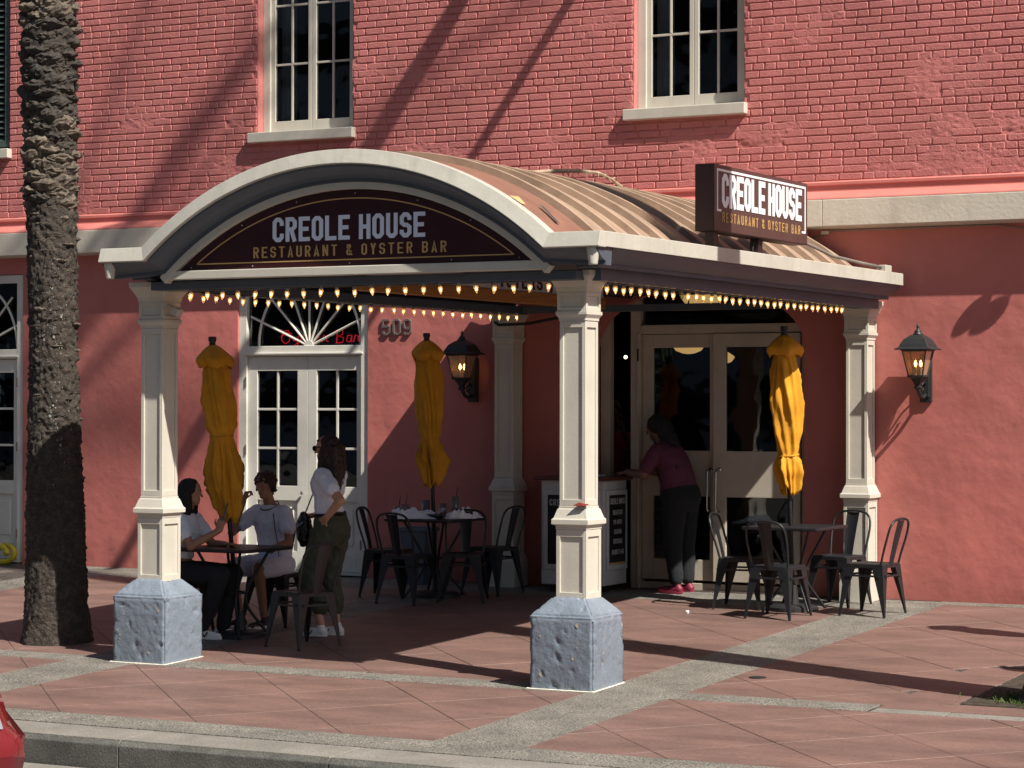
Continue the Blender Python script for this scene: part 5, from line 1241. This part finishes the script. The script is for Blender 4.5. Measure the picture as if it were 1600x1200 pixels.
# --- seated girl on the left (faces +X)
gl_ = person('girl in white T shirt seated at the umbrella table holding up a phone', -4.49, 1.42, 8)
b = MB(); SZ = .46
loftE(b, [((.0, 0, SZ+.05), .11, .165), ((-.0, 0, SZ+.18), .085, .125), ((.02, 0, SZ+.32), .085, .13), ((.05, 0, SZ+.45), .085, .15), ((.06, 0, SZ+.54), .05, .12), ((.06, 0, SZ+.58), .04, .05)])
b.cap((.06, 0, SZ+.55), (.085, 0, SZ+.66), .046, .045); hg = head(b, (.10, 0, SZ+.73), (1, .1, -.12), .93)
b.cap((.06, -.155, SZ+.50), (.20, -.20, SZ+.30), .046, .038); b.cap((.20, -.20, SZ+.30), (.42, -.13, SZ+.43), .037, .026); hand(b, (.42, -.13, SZ+.43), (.25, .1, 1), (-.2, .9, 0), .95, 1.0)
b.cap((.06, .155, SZ+.50), (.18, .21, SZ+.30), .046, .038); b.cap((.18, .21, SZ+.30), (.36, .10, SZ+.305), .036, .026); hand(b, (.36, .10, SZ+.305), (1, -.2, 0), (0, 0, -1), .95, .3)
b.cap((0, .09, SZ+.07), (.42, .10, SZ+.07), .085, .055); b.cap((0, -.09, SZ+.07), (.42, -.10, SZ+.07), .085, .055)
b.cap((.42, .10, SZ+.07), (.34, .09, .12), .05, .035); b.cap((.42, -.10, SZ+.07), (.26, -.09, .12), .05, .035)
o = ob('body', b, 'skin2', gl_); remesh(o)
s = MB(); loftE(s, [((.0, 0, SZ+.20), .10, .140), ((.015, 0, SZ+.30), .10, .14), ((.045, 0, SZ+.42), .105, .155), ((.055, 0, SZ+.51), .085, .155), ((.06, 0, SZ+.565), .055, .08)])
for sy in (-1, 1): s.cap((.06, sy*.130, SZ+.50), (.13, sy*.178, SZ+.395), .072, .066)
o = ob('t_shirt', s, 'tee', gl_); wrinkle(o, .018, .05)
p_ = MB(); loftE(p_, [((-.01, 0, SZ+.17), .115, .150), ((-.01, 0, SZ+.08), .14, .18), ((.03, 0, SZ+.02), .11, .17)])
for sy in (-1, 1):
    p_.cap((.0, sy*.09, SZ+.07), (.43, sy*.11, SZ+.07), .102, .078); kx = .34 if sy > 0 else .25
    p_.cap((.43, sy*.11, SZ+.07), (kx, sy*.10, .10), .078, .060)
o = ob('trousers', p_, 'jean', gl_); wrinkle(o, .016, .08)
h_ = MB(); hc = Vector((.10, 0, SZ+.73)); h_.ball(hc+Vector((-.022, 0, .028)), (.097, .086, .092), 18); h_.cap(hc+Vector((-.05, 0, 0)), hc+Vector((-.075, 0, -.19)), .082, .085); h_.cap(hc+Vector((-.01, -.06, .0)), hc+Vector((-.02, -.05, -.15)), .04, .05); h_.cap(hc+Vector((-.01, .06, .0)), hc+Vector((-.02, .05, -.15)), .04, .05)
o = ob('hair', h_, 'hairb', gl_); wrinkle(o, .010, .03, .007, 2)
shoe(gl_, (.33, .10, .088), 0, 'shoe', 1, 'bagm'); shoe(gl_, (.24, -.10, .088), -.1, 'shoe', 1, 'bagm')
ph_ = thing('mobile_phone', 'phone in a teal case held up by the seated girl', 'phone', (0, 0, 0))
T = Matrix.Translation(gl_.matrix_basis @ Vector((0, 0, 0))) 
pw_ = Matrix.Translation(Vector((-4.49, 1.42, gz(1.42)))) @ Matrix.Rotation(math.radians(8), 4, 'Z') @ Matrix.Translation((.46, -.10, SZ+.58)) @ Matrix.Rotation(.35, 4, 'Y') @ Matrix.Rotation(.5, 4, 'Z')
ob('phone_case', MB().box(-.0045, .0045, -.036, .036, -.075, .075, pw_), 'phone', ph_, bevel=.003); ob('screen', MB().box(-.0062, -.0047, -.032, .032, -.07, .07, pw_), 'chalk', ph_)

# --- boy behind the table (faces camera, -Y)
by = person('boy in white jersey and shorts seated behind the table, hand raised to his face', -4.18, 2.36, -96)
b = MB()
loftE(b, [((.0, 0, SZ+.05), .11, .15), ((.0, 0, SZ+.18), .085, .125), ((.03, 0, SZ+.32), .09, .145), ((.06, 0, SZ+.46), .09, .165), ((.07, 0, SZ+.54), .05, .13), ((.07, 0, SZ+.58), .045, .055)])
b.cap((.07, 0, SZ+.54), (.11, -.01, SZ+.66), .050, .048); hb = head(b, (.135, -.015, SZ+.735), (1, .18, -.28), .95)
b.cap((.07, -.175, SZ+.50), (.26, -.27, SZ+.33), .045, .036); b.cap((.26, -.27, SZ+.33), (.24, -.155, SZ+.60), .035, .025); hand(b, (.24, -.155, SZ+.60), (-.1, .35, 1), (-.3, 1, .2), .95, 1.1)
b.cap((.07, .175, SZ+.50), (.12, .24, SZ+.26), .045, .036); b.cap((.12, .24, SZ+.26), (.30, .27, SZ+.24), .035, .025); hand(b, (.30, .27, SZ+.24), (1, .3, 0), (0, 0, -1), .95, .6)
for sy, kx, ax_ in ((-1, .40, .33), (1, .40, .30)):
    b.cap((0, sy*.09, SZ+.06), (kx, sy*.15, SZ+.05), .08, .055); b.cap((kx, sy*.15, SZ+.05), (ax_, sy*.12, .12), .052, .034)
o = ob('body', b, 'skin2', by); remesh(o)
s = MB(); loftE(s, [((.01, 0, SZ+.02), .125, .165), ((.01, 0, SZ+.16), .115, .16), ((.03, 0, SZ+.30), .11, .165), ((.06, 0, SZ+.44), .11, .185), ((.065, 0, SZ+.52), .085, .165), ((.07, 0, SZ+.572), .058, .08)])
for sy in (-1, 1): s.cap((.07, sy*.15, SZ+.50), ((.17, -.23, SZ+.41) if sy < 0 else (.10, .215, SZ+.38)), .070, .070)
o = ob('jersey', s, 'tee', by); wrinkle(o, .018, .055)
ob('neck_piping', MB().tube([Vector((.085+.072*math.cos(2*PI*k/24), .082*math.sin(2*PI*k/24), SZ+.560-.035*math.cos(2*PI*k/24))) for k in range(25)], .005, 5), 'navy', by)
ob('sleeve_piping', MB().tube([Vector((.19+.055*math.cos(a), -.245+.045*math.sin(a), SZ+.385+.03*math.sin(a))) for a in [2*PI*k/20 for k in range(21)]], .004, 5), 'navy', by)
ob('side_piping', MB().tube([(.155, .10, SZ+.50), (.165, .125, SZ+.38), (.14, .145, SZ+.2), (.14, .15, SZ+.05)], .004, 5), 'navy', by)
p_ = MB(); loftE(p_, [((-.01, 0, SZ+.12), .12, .155), ((-.0, 0, SZ+.05), .14, .18), ((.03, 0, SZ+.0), .10, .16)])
for sy in (-1, 1): p_.cap((.0, sy*.09, SZ+.06), (.34, sy*.14, SZ+.05), .10, .088)
o = ob('shorts', p_, 'tee', by); wrinkle(o, .014, .06)
h_ = MB(); hc = Vector((.135, -.015, SZ+.735)); h_.ball(hc+Vector((-.022, .0, .040)), (.098, .088, .082), 18); h_.cap(hc+Vector((-.06, 0, 0)), hc+Vector((-.05, 0, -.05)), .06, .05)
for k in range(18): a = 2*PI*k/18; h_.cap(hc+Vector((-.01+.045*math.cos(a), .045*math.sin(a), .085)), hc+Vector((-.012+.096*math.cos(a), .082*math.sin(a), .0+.014*math.sin(a*5)-(.035 if math.cos(a) < .2 else -.028))), .026, .012, 8)
o = ob('hair', h_, 'hair', by); wrinkle(o, .030, .018, .006, 0)
shoe(by, (.32, -.12, .088), 0, 'shoek'); shoe(by, (.30, .12, .088), 0, 'shoek')

# --- hostess at the stand, back turned, leaning left
ho = person('woman in plum shirt and black trousers leaning over the host stand', -1.99, 5.80, 172)
b = MB(); HZ = .92
loftE(b, [((.0, 0, HZ), .14, .20), ((.02, 0, HZ+.12), .13, .17), ((.07, 0, HZ+.25), .13, .17), ((.13, 0, HZ+.38), .12, .18), ((.17, 0, HZ+.45), .06, .14), ((.18, 0, HZ+.48), .05, .06)])
b.cap((.17, 0, HZ+.44), (.23, 0, HZ+.55), .055, .052); head(b, (.26, 0, HZ+.62), (1, .1, -.35), 1.0)
for sy in (-1, 1): b.cap((.15, sy*.17, HZ+.40), (.24, sy*.24, HZ+.18), .058, .048); b.cap((.24, sy*.24, HZ+.18), (.48, sy*.15, HZ+.20), .046, .032); hand(b, (.48, sy*.15, HZ+.20), (1, 0, -.1), (0, 0, -1), 1., .4)
for sy in (-1, 1): b.cap((0, sy*.10, HZ), (0, sy*.11, .5), .10, .065); b.cap((0, sy*.11, .5), (-.03, sy*.10, .12), .06, .04)
o = ob('body', b, 'skin3', ho); remesh(o)
s = MB(); loftE(s, [((.0, 0, HZ+.02), .165, .215), ((.02, 0, HZ+.14), .155, .20), ((.07, 0, HZ+.27), .15, .20), ((.13, 0, HZ+.38), .135, .20), ((.165, 0, HZ+.45), .08, .15), ((.18, 0, HZ+.475), .06, .07)])
for sy in (-1, 1): s.cap((.15, sy*.155, HZ+.40), (.215, sy*.225, HZ+.25), .075, .070)
o = ob('shirt', s, 'plum', ho); wrinkle(o, .014, .07)
p_ = MB(); loftE(p_, [((.0, 0, HZ+.06), .165, .215), ((-.02, 0, HZ-.04), .185, .225), ((-.01, 0, HZ-.15), .15, .20)])
for sy in (-1, 1): p_.cap((-.01, sy*.105, HZ-.06), (0, sy*.115, .48), .13, .095); p_.cap((0, sy*.115, .48), (-.03, sy*.10, .14), .092, .068)
o = ob('trousers', p_, 'jean', ho); wrinkle(o, .014, .08)
h_ = MB(); hc = Vector((.26, 0, HZ+.62)); h_.ball(hc+Vector((-.03, 0, .03)), (.11, .10, .10), 18); h_.cap(hc+Vector((-.08, 0, .02)), hc+Vector((-.17, 0, -.14)), .085, .08); h_.cap(hc+Vector((-.17, .0, -.14)), hc+Vector((-.30, .12, -.38)), .06, .03)
o = ob('hair', h_, 'hairb', ho); wrinkle(o, .016, .03, .008, 1)
shoe(ho, (-.03, .10, .088), .1, 'shoep'); shoe(ho, (-.03, -.10, .088), -.1, 'shoep')
# --- staff member behind the stand (mostly in the dark)
sf = person('staff member in a red top standing in the dark behind the host stand', -3.18, 6.85, -60)
b = MB(); loftE(b, [((.0, 0, .95), .10, .15), ((0, 0, 1.1), .09, .13), ((.01, 0, 1.3), .10, .16), ((0, 0, 1.42), .05, .12), ((0, 0, 1.46), .045, .05)])
b.cap((0, 0, 1.42), (.02, 0, 1.55), .048, .046); head(b, (.04, 0, 1.62), (1, -.3, -.1), 1.0)
b.cap((0, .17, 1.38), (.12, .24, 1.15), .046, .038); b.cap((.12, .24, 1.15), (.16, .08, 1.45), .036, .026); hand(b, (.16, .08, 1.45), (-.1, -.3, 1), (-1, 0, 0), .95, .7)
b.cap((0, -.17, 1.38), (.06, -.22, 1.12), .046, .038); b.cap((.06, -.22, 1.12), (.26, -.15, 1.1), .036, .026); hand(b, (.26, -.15, 1.1), (1, 0, 0), (0, 0, -1), .95, .4)
for sy in (-1, 1): b.cap((0, sy*.09, .95), (.02, sy*.09, .5), .085, .055); b.cap((.02, sy*.09, .5), (0, sy*.09, .06), .052, .036)
o = ob('body', b, 'skin3', sf); remesh(o)
s = MB(); loftE(s, [((.0, 0, .93), .115, .16), ((0, 0, 1.1), .105, .145), ((.01, 0, 1.3), .115, .17), ((0, 0, 1.41), .07, .14), ((0, 0, 1.44), .055, .06)])
for sy in (-1, 1): s.cap((0, sy*.15, 1.38), (.07, sy*.21, 1.25), .062, .058)
o = ob('top', s, 'redc', sf); wrinkle(o, .01, .07)
p_ = MB(); loftE(p_, [((0, 0, .98), .11, .155), ((0, 0, .9), .13, .175), ((0, 0, .82), .12, .17)])
for sy in (-1, 1): p_.cap((0, sy*.09, .88), (.02, sy*.09, .5), .10, .075); p_.cap((.02, sy*.09, .5), (0, sy*.09, .10), .075, .06)
ob('trousers', p_, 'jean', sf); remesh(COL.objects[-1] if False else [c for c in COL.objects if c.parent == sf and c.name.startswith('trousers')][0])
h_ = MB(); h_.ball((.02, 0, 1.655), (.10, .09, .09), 16); h_.ball((-.03, 0, 1.70), (.07, .07, .07), 14); ob('hair', h_, 'hairb', sf, smooth=True)

# ================================================================== CAR (rear corner enters bottom left)
car = thing('parked_car', 'red car in the near lane, only its rear corner showing at the bottom left edge', 'car', (0, 0, 0))
zr0 = zr-.02
xe = 2.19
prof = [(-.30, .25), (-.10, .42), (-.05, .85), (-.035, 1.02), (-.004, 1.12), (0, 1.15), (-.03, 1.19), (-.052, 1.24), (-.075, 1.30), (-.11, 1.38), (-.20, 1.50), (-.45, 1.60), (-2.4, 1.62), (-3.2, 1.15), (-4.1, 1.02), (-4.3, .80), (-4.35, .45), (-4.2, .25)]
def carsec(y, k): return [Vector((xe-.03*abs(k)**6*(1 if p[0] > -.3 else 0)+p[0]+.25*abs(k)**2.5*(1 if p[0] < -4 else 0), y*(1 if p[1] < 1.2 else (.97 if p[1] < 1.45 else .85)), zr0+p[1]-.03*abs(k)**6)) for p in prof]
mb = MB(); rgs = []
for i in range(13):
    k = i/6-1; rgs.append([v+Vector((0, -9.35, 0)) for v in carsec(.86*(1-abs(k)**6*.03)*k, k)])
mb.rings(rgs); o = ob('body', mb, 'redp', car, smooth=True); o.modifiers.new('b', 'BEVEL').width = .03
gw = MB(); gw.add([(xe-.045, -9.35-.78, zr0+1.20), (xe-.045, -9.35+.735, zr0+1.20), (xe-.103, -9.35+.71, zr0+1.385), (xe-.19, -9.35+.62, zr0+1.50), (xe-.19, -9.35-.64, zr0+1.50)], [(0, 1, 2, 3, 4)])
gw.v = [(v[0]+.006, v[1]-.03, v[2]) for v in gw.v]; ob('rear_window', gw, mat('car_rear_glass', (.25, .28, .30), .08, .05), car)
for sy in (-1, 1): ob('tail_lamp', MB().box(xe-.16, xe-.03, -9.35+sy*.60-.12, -9.35+sy*.60+.12, zr0+.93, zr0+1.06), 'tail', car, bevel=.015)
ob('number_plate', MB().box(xe-.005, xe+.008, -9.5, -9.2, zr0+.62, zr0+.74), 'lett', car)
for dx in (-.95, -3.5):
    for sy in (-1, 1):
        T = Matrix.Translation((xe+dx, -9.35+sy*.76, zr0+.33)) @ Matrix.Rotation(PI/2, 4, 'X')
        wh = ob('wheel', MB().lathe([(.2, -.1), (.32, -.1), (.335, -.07), (.335, .07), (.32, .1), (.2, .1)], n=28, T=T), 'rubber', car); ob('rim', MB().lathe([(0, -.08), (.2, -.09), (.2, .09), (0, .08)], n=20, T=T), 'chrome', wh)

# ================================================================== OFF-FRAME SOURCES OF SHADE AND REFLECTION
def pole(x, z, L_, r0, sk, dn, label):
    t = thing('shadow_pole', label, 'shadow_pole', (x, D, z), 0, 'added poles above the view that cast wall stripes')  # unseen poles, added only to cast soft diagonal stripes on the wall
    ob('pole', MB().tube([(0, 0, 0), (sk*L_, -L_, -dn*L_)], .03, 8), 'white', t)
    ob('shadow_roll', MB().tube([(sk*L_*f, -L_*f, -dn*L_*f-.03) for f in (.28, .4, .6, .8, .97)], [r0*.6, r0, r0*1.1, r0*.9, r0*.5], 10), 'tee', t)
    ob('shadow_pole_bracket', MB().box(-.06, .06, -.05, 0, -.12, .12), 'iron', t)
pole(-1.75, 9.6, 2.9, .10, .05, .35, 'wall flagpole added out of view to cast a wide soft stripe on the facade')
pole(-1.35, 8.4, 1.75, .045, .05, .35, 'thin wall flagpole added out of view to cast a narrow stripe on the facade')
bt_ = thing('shadow_banner', 'pair of narrow cloth shapes added just outside the view to cast leaf shadows on the wall', 'shadow_shape', (0, 0, 0))  # added out of view to throw a two-lobed shadow on the right wall
for (a, b_, wd) in (((1.54, 3.70), (1.98, 4.16), .075), ((1.70, 3.72), (2.14, 4.12), .085)):
    A, B_ = Vector(a), Vector(b_); d = (B_-A); n_ = Vector((-d.y, d.x)).normalized(); q = [A+d*f+n_*wd*math.sin(PI*min(1, f*1.25+.02))**.6*(1 if f < .75 else .5) for f in [k/10 for k in range(11)]]; q2 = [A+d*f-n_*wd*math.sin(PI*min(1, f*1.25+.02))**.6*(1 if f < .75 else .5) for f in [k/10 for k in range(11)]]
    ob('cloth', MB().prism([tuple(p) for p in q2]+[tuple(p) for p in q[::-1]], XZ(D-.35), 0, .01), 'tee', bt_)
ob('bracket', MB().tube([(2.3, D, 4.3), (2.0, D-.35, 4.2), (1.95, D-.35, 4.1)], .015, 6), 'iron', bt_)
dup(U_R, (3.05, 3.50, gz(3.5)), .4, 'closed yellow umbrella standing just outside the view to the right')
dup(U_R, (4.25, 1.5, gz(1.5)), 1.1, 'closed yellow umbrella farther outside the view by the right palm')
ofb = thing('office_building', 'pale office block across the street, mirrored in the door glass', 'building', (0, 0, 0))
ob('wall', MB().box(-70, 40, -62, -50, zr-.1, 24), 'oft', ofb)
for k in range(7): ob('window_band', MB().box(-69, 39, -49.95, -49.9, 1.2+k*3.3, 2.9+k*3.3), 'dark', ofb)
for i, (x, y, s_) in enumerate(((-14, -36, 1.), (-3, -40, 1.2), (-25, -38, 1.1), (12, -38, 1.))):
    t = thing('oak_tree', ['leafy street tree across the road, mirrored in the entrance glass', 'tall street tree across the road opposite the canopy', 'street tree across the road far to the left', 'street tree across the road behind the camera'][i], 'tree', (x, y, zr), 0, 'street trees across the road')
    ob('trunk', MB().tube([(0, 0, 0), (.1, 0, 1.5*s_), (0, .1, 3*s_)], [.22, .17, .1], 8), 'trunk', t)
    cr = MB(); rnd = random.Random(i)
    for k in range(900):
        v = Vector((rnd.gauss(0, 1), rnd.gauss(0, 1), rnd.gauss(0, .8))); v = v.normalized()*rnd.random()**.4*2.4*s_; c = v+Vector((0, 0, 4.3*s_)); a = Vector((rnd.uniform(-1, 1), rnd.uniform(-1, 1), rnd.uniform(-1, 1))).normalized()*.22; b_ = a.cross(Vector((rnd.uniform(-1, 1), rnd.uniform(-1, 1), 1))).normalized()*.16
        cr.add([c-a, c-b_, c+a, c+b_], [(0, 1, 2, 3)])
    ob('crown', cr, 'oak', t)
